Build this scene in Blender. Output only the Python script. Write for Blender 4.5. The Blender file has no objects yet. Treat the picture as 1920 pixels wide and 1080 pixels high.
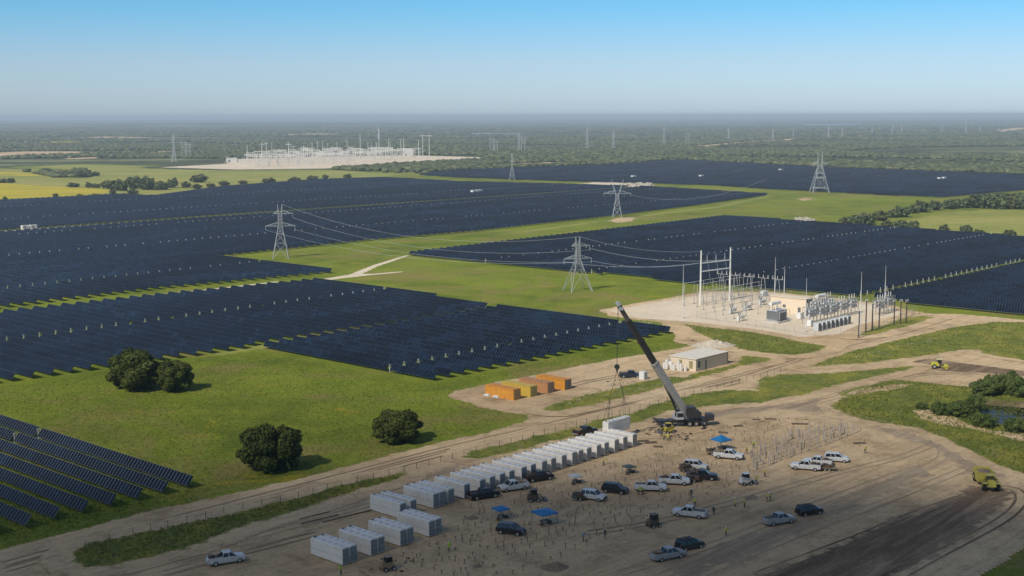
import bpy, math, random
import numpy as np
from mathutils import Vector, Matrix
random.seed(7); rng = np.random.default_rng(7)
R = math.radians
scene = bpy.context.scene
COL = scene.collection
# ------------------------------------------------------------------ camera
CAM_H = 68.0; FPX = 2450.0
ROLL = math.atan(5.0 / 1920); PITCH = R(7.533)
cam_d = bpy.data.cameras.new('camera'); cam = bpy.data.objects.new('camera', cam_d); COL.objects.link(cam)
cam_d.sensor_width = 36; cam_d.lens = FPX / 1920 * 36; cam_d.clip_start = 1; cam_d.clip_end = 90000
cam.location = (0, 0, CAM_H)
cam.matrix_world = Matrix.Translation((0, 0, CAM_H)) @ Matrix.Rotation(math.pi / 2 - PITCH, 4, 'X') @ Matrix.Rotation(-ROLL, 4, 'Z')
scene.camera = cam
# ------------------------------------------------------------------ light
SUN_AZ = 220.0; SUN_EL = 43.0
w = bpy.data.worlds.new('World'); scene.world = w; w.use_nodes = True
nt = w.node_tree; nt.nodes.clear()
sky = nt.nodes.new('ShaderNodeTexSky'); sky.sky_type = 'NISHITA'; sky.sun_disc = False
sky.sun_elevation = R(SUN_EL); sky.sun_rotation = R(SUN_AZ)
sky.altitude = 200; sky.air_density = 1.0; sky.dust_density = 0.6; sky.ozone_density = 2.5
bg = nt.nodes.new('ShaderNodeBackground'); bg.inputs[1].default_value = 0.115
wo = nt.nodes.new('ShaderNodeOutputWorld')
tcw = nt.nodes.new('ShaderNodeTexCoord'); spw = nt.nodes.new('ShaderNodeSeparateXYZ'); nt.links.new(tcw.outputs['Generated'], spw.inputs[0])
rw = nt.nodes.new('ShaderNodeValToRGB'); nt.links.new(spw.outputs[2], rw.inputs[0])
for i_, (p_, c_) in enumerate(((0.0, (0.75, 0.95, 1.38)), (0.04, (0.67, 0.84, 1.16)), (0.08, (0.41, 0.80, 1.12)), (0.13, (0.38, 0.76, 1.08)), (0.30, (0.95, 0.90, 0.86)))):
    el = rw.color_ramp.elements[i_] if i_ < 2 else rw.color_ramp.elements.new(p_)
    el.position = p_; el.color = (*c_, 1)
mw = nt.nodes.new('ShaderNodeMix'); mw.data_type = 'RGBA'; mw.blend_type = 'MULTIPLY'; mw.inputs[0].default_value = 1.0
nt.links.new(sky.outputs[0], mw.inputs[6]); nt.links.new(rw.outputs[0], mw.inputs[7]); nt.links.new(mw.outputs[2], bg.inputs[0]); nt.links.new(bg.outputs[0], wo.inputs[0])
sl = bpy.data.lights.new('sun', 'SUN'); sl.energy = 4.4; sl.angle = R(0.5); sl.color = (1.0, 0.95, 0.86)
sun = bpy.data.objects.new('sun', sl); COL.objects.link(sun)
SD = Vector((math.sin(R(SUN_AZ)) * math.cos(R(SUN_EL)), math.cos(R(SUN_AZ)) * math.cos(R(SUN_EL)), math.sin(R(SUN_EL))))
sun.rotation_euler = SD.to_track_quat('Z', 'Y').to_euler(); sun.location = (0, 0, 600)
vs = scene.view_settings; vs.view_transform = 'Standard'; vs.look = 'None'; vs.exposure = 0.0; vs.gamma = 1.0
scene.render.engine = 'CYCLES'
cy = scene.cycles; cy.use_denoising = True; cy.max_bounces = 5; cy.diffuse_bounces = 2; cy.glossy_bounces = 2
cy.transparent_max_bounces = 8; cy.volume_bounces = 0; cy.caustics_reflective = False; cy.caustics_refractive = False
cy.sample_clamp_indirect = 4.0
scene.render.use_persistent_data = False
# ------------------------------------------------------------------ placing helpers
def at(px, py, z=0.0):
    """ground point (metres) seen at a spot of the photograph (1920x1080)"""
    x = px - 960; y = 540 - py
    c, s = math.cos(-ROLL), math.sin(-ROLL)
    x, y = c * x - s * y, s * x + c * y
    d = (x, FPX * math.cos(PITCH) + y * math.sin(PITCH), -FPX * math.sin(PITCH) + y * math.cos(PITCH))
    t = (z - CAM_H) / d[2]
    return Vector((d[0] * t, d[1] * t, z))
def hgt(pyb, pyt, px=960):
    """height of a thing whose foot and top are at these rows"""
    b = at(px, pyb); y = 540 - pyt
    dz = (-FPX * math.sin(PITCH) + y * math.cos(PITCH)) / (FPX * math.cos(PITCH) + y * math.sin(PITCH))
    return CAM_H + dz * b.y
AZA = R(132.5); AZB = R(42.5)
Av = Vector((math.sin(AZA), math.cos(AZA), 0)); Bv = Vector((math.sin(AZB), math.cos(AZB), 0))
def UV(u, v, z=0.0): return Av * u + Bv * v + Vector((0, 0, z))
def uv(p): return (p.x * Av.x + p.y * Av.y, p.x * Bv.x + p.y * Bv.y)
ROTB = math.pi / 2 - AZB            # local +x along B, local +y along -A
def az2rot(az): return math.pi / 2 - R(az)
# ------------------------------------------------------------------ materials
MATS = {}
def nodes_of(m):
    m.use_nodes = True; t = m.node_tree; t.nodes.clear()
    o = t.nodes.new('ShaderNodeOutputMaterial'); b = t.nodes.new('ShaderNodeBsdfPrincipled')
    t.links.new(b.outputs[0], o.inputs[0]); return t, b
def N(t, typ, **k):
    n = t.nodes.new(typ)
    for a, v in k.items():
        if a.startswith('i_'): n.inputs[int(a[2:])].default_value = v
        else: setattr(n, a, v)
    return n
def noise(t, scale, detail=4, rough=0.6, vec=None, dist=0.0):
    n = t.nodes.new('ShaderNodeTexNoise'); n.inputs['Scale'].default_value = scale
    n.inputs['Detail'].default_value = detail; n.inputs['Roughness'].default_value = rough; n.inputs['Distortion'].default_value = dist
    if vec is not None: t.links.new(vec, n.inputs['Vector'])
    return n.outputs['Fac']
def ramp(t, fac, stops):
    r = t.nodes.new('ShaderNodeValToRGB'); e = r.color_ramp.elements
    while len(e) < len(stops): e.new(0.5)
    for el, (p, c) in zip(e, stops): el.position = p; el.color = (*c, 1) if len(c) == 3 else c
    t.links.new(fac, r.inputs[0]); return r.outputs[0]
def mixc(t, fac, a, b, mode='MIX'):
    m = t.nodes.new('ShaderNodeMix'); m.data_type = 'RGBA'; m.blend_type = mode
    for sock, v in ((m.inputs[0], fac), (m.inputs[6], a), (m.inputs[7], b)):
        if hasattr(v, 'links'): t.links.new(v, sock)
        else: sock.default_value = v if not isinstance(v, tuple) else (*v, 1)
    return m.outputs[2]
def mth(t, op, a, b=0.0, c=None, clamp=False):
    m = t.nodes.new('ShaderNodeMath'); m.operation = op; m.use_clamp = clamp
    for i, v in enumerate((a, b) if c is None else (a, b, c)):
        if hasattr(v, 'links'): t.links.new(v, m.inputs[i])
        else: m.inputs[i].default_value = v
    return m.outputs[0]
def bump(t, h, strength=0.3, dist=0.1):
    b = t.nodes.new('ShaderNodeBump'); b.inputs['Strength'].default_value = strength; b.inputs['Distance'].default_value = dist
    t.links.new(h, b.inputs['Height']); return b.outputs[0]
def mat(name, col, rough=0.6, metal=0.0, var=0.18, scale=1.2, dirt=None, spec=0.5, bumpy=0.0):
    if name in MATS: return MATS[name]
    m = bpy.data.materials.new(name); t, b = nodes_of(m)
    tc = t.nodes.new('ShaderNodeTexCoord'); f = noise(t, scale, 5, 0.65, tc.outputs['Object'])
    c1 = tuple(min(1, x * (1 + var)) for x in col); c0 = tuple(x * (1 - var) for x in col)
    c = ramp(t, f, [(0.3, c0), (0.7, c1)])
    if dirt:
        f2 = noise(t, scale * 2.3, 6, 0.7, tc.outputs['Object'])
        c = mixc(t, ramp(t, f2, [(0.48, (0, 0, 0)), (0.62, (0.8, 0.8, 0.8))]), c, dirt)
    t.links.new(c, b.inputs['Base Color'])
    b.inputs['Roughness'].default_value = rough; b.inputs['Metallic'].default_value = metal
    b.inputs['Specular IOR Level'].default_value = spec
    if bumpy: t.links.new(bump(t, noise(t, scale * 4, 5, 0.7, tc.outputs['Object']), bumpy, 0.1), b.inputs['Normal'])
    MATS[name] = m; return m
# colour fields on the land, all functions of world position
def group(name, fn):
    g = bpy.data.node_groups.new(name, 'ShaderNodeTree')
    g.interface.new_socket('Color', in_out='OUTPUT', socket_type='NodeSocketColor')
    g.interface.new_socket('Height', in_out='OUTPUT', socket_type='NodeSocketFloat')
    o = g.nodes.new('NodeGroupOutput'); pos = g.nodes.new('ShaderNodeNewGeometry').outputs['Position']
    c, h = fn(g, pos); g.links.new(c, o.inputs[0]); g.links.new(h, o.inputs[1]); return g
def stretch(t, pos, rotz, sx, sy):
    m = t.nodes.new('ShaderNodeMapping'); t.links.new(pos, m.inputs[0])
    m.vector_type = 'TEXTURE'; m.inputs['Rotation'].default_value = (0, 0, rotz); m.inputs['Scale'].default_value = (1 / sx, 1 / sy, 1); return m.outputs[0]
def f_grass(t, p):
    a = noise(t, 0.012, 4, 0.6, p); b = noise(t, 0.06, 6, 0.68, p, 0.6); c = noise(t, 0.9, 8, 0.8, p); d = noise(t, 0.024, 5, 0.66, p, 1.0)
    col = ramp(t, b, [(0.28, (0.080, 0.116, 0.010)), (0.5, (0.148, 0.184, 0.016)), (0.75, (0.245, 0.268, 0.030))])
    col = mixc(t, ramp(t, a, [(0.42, (0, 0, 0)), (0.62, (0.6, 0.6, 0.6))]), col, (0.225, 0.265, 0.024))
    col = mixc(t, ramp(t, d, [(0.50, (0, 0, 0)), (0.63, (0.75, 0.75, 0.75))]), col, (0.235, 0.19, 0.06))
    f = noise(t, 0.05, 5, 0.7, stretch(t, p, 0.4, 1, 2.2), 1.0)
    col = mixc(t, ramp(t, f, [(0.60, (0, 0, 0)), (0.67, (0.7, 0.7, 0.7))]), col, (0.33, 0.26, 0.02))
    tw = noise(t, 2.6, 4, 0.8, p)
    col = mixc(t, 1.0, col, ramp(t, c, [(0.3, (0.45, 0.48, 0.42)), (0.5, (1, 1, 1)), (0.72, (1.5, 1.42, 1.35))]), 'MULTIPLY')
    col = mixc(t, 1.0, col, ramp(t, tw, [(0.32, (0.7, 0.7, 0.7)), (0.6, (1.15, 1.15, 1.15))]), 'MULTIPLY')
    return col, mth(t, 'ADD', mth(t, 'MULTIPLY', c, 1.2), tw)
def f_dirt(t, p):
    a = noise(t, 0.018, 5, 0.62, p, 0.5); b = noise(t, 0.14, 7, 0.72, p, 0.4); c = noise(t, 1.3, 7, 0.8, p)
    col = ramp(t, a, [(0.3, (0.47, 0.335, 0.19)), (0.55, (0.59, 0.435, 0.258)), (0.8, (0.69, 0.53, 0.33))])
    col = mixc(t, 1.0, col, ramp(t, b, [(0.3, (0.60, 0.57, 0.53)), (0.5, (1, 1, 1)), (0.75, (1.22, 1.2, 1.18))]), 'MULTIPLY')
    col = mixc(t, 1.0, col, ramp(t, c, [(0.3, (0.66, 0.64, 0.62)), (0.5, (1, 1, 1)), (0.72, (1.16, 1.16, 1.16))]), 'MULTIPLY')
    s = noise(t, 1.0, 5, 0.7, stretch(t, p, math.pi / 2 - AZB, 0.05, 0.9), 0.6)
    col = mixc(t, 1.0, col, ramp(t, s, [(0.33, (0.84, 0.82, 0.80)), (0.55, (1.04, 1.04, 1.04))]), 'MULTIPLY')
    return col, mth(t, 'ADD', mth(t, 'MULTIPLY', b, 2.0), c)
def f_mud(t, p):
    s = noise(t, 1.0, 7, 0.75, stretch(t, p, math.pi / 2 - R(41), 0.035, 0.33), 0.5); c = noise(t, 1.1, 7, 0.8, p)
    col = ramp(t, s, [(0.33, (0.125, 0.082, 0.048)), (0.48, (0.20, 0.137, 0.083)), (0.58, (0.31, 0.22, 0.138)), (0.72, (0.48, 0.36, 0.235))])
    col = mixc(t, 1.0, col, ramp(t, c, [(0.3, (0.7, 0.7, 0.7)), (0.7, (1.25, 1.25, 1.25))]), 'MULTIPLY')
    return col, mth(t, 'ADD', mth(t, 'MULTIPLY', s, 3.0), c)
def f_weed(t, p):
    a = noise(t, 0.10, 6, 0.7, p, 0.8); c = noise(t, 1.0, 8, 0.8, p); d = noise(t, 0.16, 6, 0.75, p, 1.2)
    col = ramp(t, a, [(0.3, (0.09, 0.12, 0.02)), (0.48, (0.17, 0.19, 0.03)), (0.62, (0.27, 0.25, 0.04)), (0.8, (0.32, 0.26, 0.07))])
    col = mixc(t, ramp(t, d, [(0.54, (0, 0, 0)), (0.72, (0.8, 0.8, 0.8))]), col, (0.27, 0.215, 0.12))
    col = mixc(t, 1.0, col, ramp(t, c, [(0.3, (0.5, 0.5, 0.5)), (0.5, (1, 1, 1)), (0.75, (1.35, 1.35, 1.3))]), 'MULTIPLY')
    return col, mth(t, 'MULTIPLY', c, 2.0)
def f_yellow(t, p):
    a = noise(t, 0.02, 5, 0.6, stretch(t, p, 0.2, 0.6, 1.6)); c = noise(t, 0.3, 5, 0.7, p)
    col = ramp(t, a, [(0.3, (0.30, 0.27, 0.03)), (0.5, (0.47, 0.38, 0.03)), (0.75, (0.55, 0.44, 0.04))])
    return mixc(t, 1.0, col, ramp(t, c, [(0.3, (0.8, 0.8, 0.8)), (0.7, (1.1, 1.1, 1.1))]), 'MULTIPLY'), c
def f_hay(t, p):
    a = noise(t, 0.01, 6, 0.65, stretch(t, p, 0.3, 0.7, 1.5)); c = noise(t, 0.15, 5, 0.7, p)
    col = ramp(t, a, [(0.3, (0.20, 0.225, 0.045)), (0.5, (0.29, 0.29, 0.065)), (0.75, (0.42, 0.36, 0.11))])
    return mixc(t, 1.0, col, ramp(t, c, [(0.3, (0.75, 0.75, 0.75)), (0.7, (1.12, 1.12, 1.12))]), 'MULTIPLY'), c
def f_sand(t, p):
    a = noise(t, 0.02, 6, 0.7, p); c = noise(t, 0.4, 6, 0.75, p)
    col = ramp(t, a, [(0.3, (0.60, 0.49, 0.35)), (0.7, (0.76, 0.65, 0.49))])
    return mixc(t, 1.0, col, ramp(t, c, [(0.3, (0.85, 0.84, 0.82)), (0.7, (1.06, 1.06, 1.06))]), 'MULTIPLY'), c
def f_bush(t, p):
    a = noise(t, 0.0013, 6, 0.7, p); c = noise(t, 0.012, 7, 0.8, p); d = noise(t, 0.004, 6, 0.7, stretch(t, p, 0.1, 0.5, 1.6))
    col = ramp(t, c, [(0.35, (0.035, 0.046, 0.018)), (0.55, (0.08, 0.09, 0.035)), (0.72, (0.17, 0.165, 0.075))])
    col = mixc(t, ramp(t, d, [(0.54, (0, 0, 0)), (0.62, (0.8, 0.8, 0.8))]), col, (0.27, 0.26, 0.12))
    return mixc(t, 1.0, col, ramp(t, a, [(0.35, (0.7, 0.7, 0.7)), (0.65, (1.25, 1.25, 1.2))]), 'MULTIPLY'), c
def f_track(t, p):
    s = noise(t, 1.0, 8, 0.78, stretch(t, p, math.pi / 2 - R(44), 0.03, 0.45), 0.6); c = noise(t, 1.1, 7, 0.8, p)
    col = ramp(t, s, [(0.30, (0.26, 0.185, 0.12)), (0.5, (0.38, 0.285, 0.185)), (0.7, (0.55, 0.43, 0.285))])
    col = mixc(t, 1.0, col, ramp(t, c, [(0.3, (0.8, 0.8, 0.8)), (0.7, (1.15, 1.15, 1.15))]), 'MULTIPLY')
    return col, mth(t, 'ADD', mth(t, 'MULTIPLY', s, 3.0), c)
GR = {'track': group('track_colour', f_track), 'grass': group('grass_colour', f_grass), 'dirt': group('dirt_colour', f_dirt), 'mud': group('mud_colour', f_mud), 'weed': group('weed_colour', f_weed),
      'yellow': group('yellow_colour', f_yellow), 'hay': group('hay_colour', f_hay), 'sand': group('sand_colour', f_sand), 'bush': group('bush_colour', f_bush)}
def land_mat(top, under=None, fade=2.0, nscale=0.35, bs=0.5):
    k = 'land_%s_%s_%g_%g' % (top, under, fade, nscale)
    if k in MATS: return MATS[k]
    m = bpy.data.materials.new(k); t, b = nodes_of(m)
    g = t.nodes.new('ShaderNodeGroup'); g.node_tree = GR[top]; c = g.outputs[0]; h = g.outputs[1]
    if under:
        u = t.nodes.new('ShaderNodeGroup'); u.node_tree = GR[under]
        at_ = t.nodes.new('ShaderNodeAttribute'); at_.attribute_name = 'edge'
        pos = t.nodes.new('ShaderNodeNewGeometry').outputs['Position']
        n = noise(t, nscale, 6, 0.75, pos); n2 = noise(t, nscale * 0.25, 4, 0.6, pos)
        e = mth(t, 'ADD', at_.outputs['Fac'], mth(t, 'MULTIPLY', mth(t, 'SUBTRACT', n, 0.5), fade * 3.2))
        e = mth(t, 'ADD', e, mth(t, 'MULTIPLY', mth(t, 'SUBTRACT', n2, 0.5), fade * 2.4))
        f = mth(t, 'MULTIPLY_ADD', e, 1.0 / (fade * 0.6), 0.5, clamp=True)
        c = mixc(t, f, u.outputs[0], c)
    t.links.new(c, b.inputs['Base Color']); b.inputs['Roughness'].default_value = 0.95; b.inputs['Specular IOR Level'].default_value = 0.15
    t.links.new(bump(t, h, bs, 0.25), b.inputs['Normal'])
    MATS[k] = m; return m
# ------------------------------------------------------------------ mesh builder
def tag(o, label=None, cat=None, group=None, kind=None):
    if label: o['label'] = label
    if cat: o['category'] = cat
    if group: o['group'] = group
    if kind: o['kind'] = kind
    return o
def empty(name, loc=(0, 0, 0), rz=0.0, label=None, cat=None, group=None):
    o = bpy.data.objects.new(name, None); COL.objects.link(o); o.location = loc; o.rotation_euler = (0, 0, rz); o.empty_display_size = 0.5
    return tag(o, label, cat, group)
class MB:
    def __init__(s): s.v = []; s.f = []; s.m = []; s.mi = 0
    def add(s, vs, fs):
        n = len(s.v); s.v += [tuple(x) for x in vs]; s.f += [tuple(i + n for i in f) for f in fs]; s.m += [s.mi] * len(fs); return s
    def box(s, cx, cy_, cz, sx, sy, sz, rz=0.0, top=1.0, M=None, topy=None, shift=0.0):
        """box with its centre; top < 1 narrows the upper face"""
        c, si = math.cos(rz), math.sin(rz); ty = top if topy is None else topy; vs = []
        for k, (kx, ky) in ((-1, (1, 1)), (1, (top, ty))):
            for ax, ay in ((-1, -1), (1, -1), (1, 1), (-1, 1)):
                x = ax * sx / 2 * kx + (shift if k > 0 else 0); y = ay * sy / 2 * ky
                vs.append((cx + c * x - si * y, cy_ + si * x + c * y, cz + k * sz / 2))
        if M is not None: vs = [tuple(M @ Vector(q)) for q in vs]
        return s.add(vs, [(3, 2, 1, 0), (4, 5, 6, 7), (0, 1, 5, 4), (1, 2, 6, 5), (2, 3, 7, 6), (3, 0, 4, 7)])
    def tube(s, p0, p1, r0, r1=None, n=4, cap=True):
        p0 = Vector(p0); p1 = Vector(p1); r1 = r0 if r1 is None else r1; d = p1 - p0
        if d.length < 1e-6: return s
        d.normalize(); a = Vector((0, 0, 1)) if abs(d.z) < 0.9 else Vector((1, 0, 0)); x = d.cross(a).normalized(); y = d.cross(x); vs = []
        for p, r in ((p0, r0), (p1, r1)):
            for i in range(n):
                t = 2 * math.pi * (i + 0.5) / n; vs.append(p + x * (math.cos(t) * r) + y * (math.sin(t) * r))
        fs = [(i, (i + 1) % n, n + (i + 1) % n, n + i) for i in range(n)]
        if cap: fs += [tuple(range(n - 1, -1, -1)), tuple(range(n, 2 * n))]
        return s.add(vs, fs)
    def prism(s, prof, y0, y1, inset=None):
        """side outline in x-z swept from y0 to y1"""
        n = len(prof); vs = [(x, y0, z) for x, z in prof] + [(x, y1, z) for x, z in prof]
        return s.add(vs, [tuple(range(n)), tuple(range(2 * n - 1, n - 1, -1))] + [((i + 1) % n, i, n + i, n + (i + 1) % n) for i in range(n)])
    def loft(s, rings, cap=True):
        n = len(rings[0]); vs = [p for r in rings for p in r]; fs = []
        for k in range(len(rings) - 1):
            for i in range(n): fs.append((k * n + i, k * n + (i + 1) % n, (k + 1) * n + (i + 1) % n, (k + 1) * n + i))
        if cap: fs += [tuple(range(n - 1, -1, -1)), tuple((len(rings) - 1) * n + i for i in range(n))]
        return s.add(vs, fs)
    def mesh(s, name, mats, smooth=False, bevel=0):
        me = bpy.data.meshes.new(name); me.from_pydata(s.v, [], s.f); me.validate()
        for m in (mats if isinstance(mats, (list, tuple)) else [mats]): me.materials.append(m)
        if len(me.polygons) == len(s.m): me.polygons.foreach_set('material_index', s.m)
        import bmesh
        b = bmesh.new(); b.from_mesh(me); bmesh.ops.recalc_face_normals(b, faces=b.faces)
        if bevel: bmesh.ops.bevel(b, geom=[e for e in b.edges if len(e.link_faces) == 2 and e.calc_face_angle(0) > 0.6], offset=bevel, segments=2, affect='EDGES', clamp_overlap=True)
        b.to_mesh(me); b.free()
        if smooth: me.polygons.foreach_set('use_smooth', [True] * len(me.polygons))
        me.update(); return me
    def build(s, name, mats, parent=None, smooth=False, bevel=0):
        o = bpy.data.objects.new(name, s.mesh(name, mats, smooth, bevel)); COL.objects.link(o)
        if parent is not None: o.parent = parent
        return o
def children(o): return [c for c in list(bpy.data.objects) if c.parent == o]
def tree_of(o):
    """source tree read once, so that copying stays fast"""
    return (o, [tree_of(c) for c in children(o)])
def copy_tree(tr, parent=None):
    c = tr[0].copy(); COL.objects.link(c); c.parent = parent
    for ch in tr[1]: copy_tree(ch, c)
    return c
def np_mesh(name, V, F, mat_, attr=None, smooth=False):
    """V (n,3), F (m,k) with constant k; attr: dict name -> per vertex float"""
    me = bpy.data.meshes.new(name); me.vertices.add(len(V)); me.vertices.foreach_set('co', np.asarray(V, dtype=np.float32).ravel())
    k = F.shape[1]; me.loops.add(F.size); me.loops.foreach_set('vertex_index', F.astype(np.int32).ravel())
    me.polygons.add(len(F)); me.polygons.foreach_set('loop_start', np.arange(0, F.size, k, dtype=np.int32)); me.polygons.foreach_set('loop_total', np.full(len(F), k, dtype=np.int32))
    me.update(calc_edges=True)
    for a, vals in (attr or {}).items():
        at_ = me.attributes.new(a, 'FLOAT', 'POINT'); at_.data.foreach_set('value', np.asarray(vals, dtype=np.float32))
    me.materials.append(mat_)
    if smooth: me.polygons.foreach_set('use_smooth', [True] * len(F))
    return me
ORD = ['zeroth', 'first', 'second', 'third', 'fourth', 'fifth', 'sixth', 'seventh', 'eighth', 'ninth', 'tenth', 'eleventh', 'twelfth', 'thirteenth', 'fourteenth', 'fifteenth', 'sixteenth', 'seventeenth', 'eighteenth', 'nineteenth', 'twentieth', 'twenty-first', 'twenty-second', 'twenty-third', 'twenty-fourth', 'twenty-fifth', 'twenty-sixth', 'twenty-seventh', 'twenty-eighth', 'twenty-ninth', 'thirtieth']
# ================================================================== land
def poly_np(pts): return np.array([tuple(at(*p))[:2] for p in pts])
def sdist(P, poly):
    """signed distance to a polygon, positive inside"""
    d = np.full(len(P), 1e9); ins = np.zeros(len(P), bool)
    for i in range(len(poly)):
        a = poly[i]; b = poly[(i + 1) % len(poly)]; ab = b - a; ap = P - a
        t = np.clip((ap @ ab) / max(ab @ ab, 1e-9), 0, 1); d = np.minimum(d, np.hypot(*(ap - t[:, None] * ab).T))
        c = (a[1] > P[:, 1]) != (b[1] > P[:, 1])
        with np.errstate(divide='ignore', invalid='ignore'): x = (b[0] - a[0]) * (P[:, 1] - a[1]) / (b[1] - a[1]) + a[0]
        ins ^= c & (P[:, 0] < x)
    return np.where(ins, d, -d)
def sheet(name, poly, material, z, res, fade=2.0, kind='structure', label=None):
    poly = np.asarray(poly); m = fade * 3
    x0, y0 = poly.min(0) - m; x1, y1 = poly.max(0) + m
    nx = int((x1 - x0) / res) + 2; ny = int((y1 - y0) / res) + 2
    X, Y = np.meshgrid(x0 + np.arange(nx) * res, y0 + np.arange(ny) * res, indexing='ij'); P = np.stack([X.ravel(), Y.ravel()], 1)
    d = sdist(P, poly); idx = np.arange(nx * ny).reshape(nx, ny)
    F = np.stack([idx[:-1, :-1], idx[1:, :-1], idx[1:, 1:], idx[:-1, 1:]], -1).reshape(-1, 4)
    F = F[(d[F] > -m).any(1)]; used = np.unique(F); rm = np.full(nx * ny, -1); rm[used] = np.arange(len(used))
    V = np.c_[P[used], np.full(len(used), z)]
    me = np_mesh(name, V, rm[F], material, {'edge': d[used]})
    o = bpy.data.objects.new(name, me); COL.objects.link(o); return tag(o, label, kind=kind)
# base ground: one sheet to the horizon
def ground():
    mb = MB(); xs = [-60000, -20000, -6000, -2000, -600, 0, 600, 2000, 6000, 20000, 60000]; ys = [-3000, -500, 0, 500, 1000, 2000, 4000, 8000, 16000, 32000, 80000]
    vs = [(x, y, 0) for y in ys for x in xs]; n = len(xs)
    mb.add(vs, [(j * n + i, j * n + i + 1, (j + 1) * n + i + 1, (j + 1) * n + i) for j in range(len(ys) - 1) for i in range(n - 1)])
    m = bpy.data.materials.new('ground'); t, b = nodes_of(m)
    g = t.nodes.new('ShaderNodeGroup'); g.node_tree = GR['grass']; u = t.nodes.new('ShaderNodeGroup'); u.node_tree = GR['bush']
    pos = t.nodes.new('ShaderNodeNewGeometry').outputs['Position']; sp = t.nodes.new('ShaderNodeSeparateXYZ'); t.links.new(pos, sp.inputs[0])
    f = mth(t, 'MULTIPLY_ADD', sp.outputs[1], 1 / 300.0, -1500 / 300.0, clamp=True)
    t.links.new(mixc(t, f, g.outputs[0], u.outputs[0]), b.inputs['Base Color']); b.inputs['Roughness'].default_value = 0.95; b.inputs['Specular IOR Level'].default_value = 0.1
    t.links.new(bump(t, g.outputs[1], 0.5, 0.25), b.inputs['Normal'])
    tag(mb.build('ground', m), kind='structure')
ground()
DIRT = [(-60, 1050), (0, 1033), (41, 1022), (126, 1000), (261, 963), (393, 935), (488, 915), (598, 888), (700, 862), (820, 830), (914, 811), (980, 792), (992, 785), (986, 778), (949, 773), (907, 764), (870, 754), (842, 742), (850, 734), (925, 718), (1000, 704), (1090, 685), (1200, 665), (1290, 650), (1312, 640), (1300, 628), (1285, 618), (1272, 611), (1220, 602), (1140, 592), (1140, 582), (1200, 571), (1267, 560), (1327, 548), (1440, 549), (1550, 560), (1673, 575), (1740, 588), (1800, 589), (1860, 594), (1920, 600), (2010, 608),
        (2010, 612), (1920, 606), (1865, 605), (1790, 615), (1690, 637), (1640, 650), (1590, 662), (1515, 687), (1540, 691), (1615, 681), (1678, 672), (1715, 669), (1732, 665), (1770, 661), (1802, 655), (1837, 655), (1840, 662), (1920, 674), (2010, 684), (2010, 722), (1900, 716), (1815, 725), (1765, 722), (1715, 715), (1677, 712), (1652, 715), (1580, 747), (1562, 762), (1590, 780), (1640, 792), (1690, 802), (1720, 803), (1776, 814), (1784, 827), (1818, 844), (1859, 866), (1920, 890), (2010, 920), (2010, 960), (1920, 975), (1887, 1000), (1818, 1047), (1776, 1069), (1740, 1100), (1500, 1220), (960, 1230), (300, 1220), (-60, 1160)]
sheet('dirt_ground', poly_np(DIRT), land_mat('dirt', 'grass', 1.0), 0.02, 1.0, 1.0)
PAD = [(1141, 583), (1200, 572), (1267, 561), (1327, 549), (1440, 550), (1550, 560), (1665, 575), (1700, 590), (1640, 605), (1600, 625), (1500, 632), (1420, 618), (1300, 604), (1200, 597)]
sheet('gravel_pad', poly_np(PAD), land_mat('sand', 'dirt', 1.0), 0.035, 1.0, 1.0)
V1 = [(138, 1039), (164, 1020), (315, 989), (472, 957), (598, 926), (618, 916), (679, 902), (758, 889), (747, 900), (685, 916), (598, 945), (472, 982), (356, 1026), (220, 1061), (157, 1067), (138, 1048)]
V2 = [(872, 858), (886, 847), (973, 827), (1061, 806), (1093, 795), (1179, 777), (1240, 755), (1300, 740), (1357, 733), (1417, 733), (1427, 710), (1467, 703), (1573, 700), (1700, 687), (1715, 687), (1700, 695), (1633, 708), (1567, 723), (1507, 740), (1423, 755), (1340, 760), (1250, 773), (1210, 790), (1181, 798), (1126, 806), (1039, 827), (973, 845), (897, 862)]
V3 = [(1283, 609), (1310, 612), (1350, 617), (1400, 622), (1440, 629), (1480, 637), (1520, 645), (1552, 651), (1530, 660), (1490, 667), (1430, 662), (1385, 655), (1345, 641), (1318, 630)]
V4 = [(1018, 768), (1036, 759), (1100, 742), (1180, 722), (1250, 708), (1290, 708), (1310, 700), (1380, 683), (1395, 668), (1440, 672), (1438, 678), (1390, 688), (1300, 712), (1200, 738), (1100, 762), (1040, 773)]
V5 = [(1705, 560), (1760, 585), (1700, 608), (1640, 622), (1580, 632), (1600, 625), (1680, 605)]
sheet('grass_verge', poly_np(V1), land_mat('weed', 'dirt', 1.5), 0.150, 0.6, 1.5)
sheet('grass_verge', poly_np(V2), land_mat('weed', 'dirt', 1.5), 0.150, 0.6, 1.5)
sheet('grass_verge', poly_np(V3), land_mat('weed', 'dirt', 1.7), 0.155, 0.7, 1.7)
sheet('grass_verge', poly_np(V4), land_mat('weed', 'dirt', 1.6), 0.16, 0.7, 1.6)
sheet('grass_verge', poly_np([(1600, 632), (1640, 614), (1690, 600), (1730, 592), (1752, 596), (1700, 612), (1640, 628)]), land_mat('weed', 'dirt', 1.7), 0.155, 0.7, 1.7)
WEST = [(1515, 688), (1590, 661), (1640, 649), (1690, 636), (1790, 614), (1865, 604), (1930, 605), (2010, 610), (2010, 690), (1925, 676), (1840, 663), (1837, 656), (1802, 656), (1770, 662), (1715, 670), (1615, 682)]
sheet('weedy_ground', poly_np(WEST), land_mat('weed', 'dirt', 1.2), 0.10, 0.9, 1.2)
SE = [(1562, 762), (1580, 747), (1652, 715), (1677, 712), (1765, 722), (1815, 725), (1900, 716), (2010, 720), (2010, 930), (1920, 890), (1859, 866), (1784, 827), (1720, 803), (1640, 792), (1590, 780)]
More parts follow.
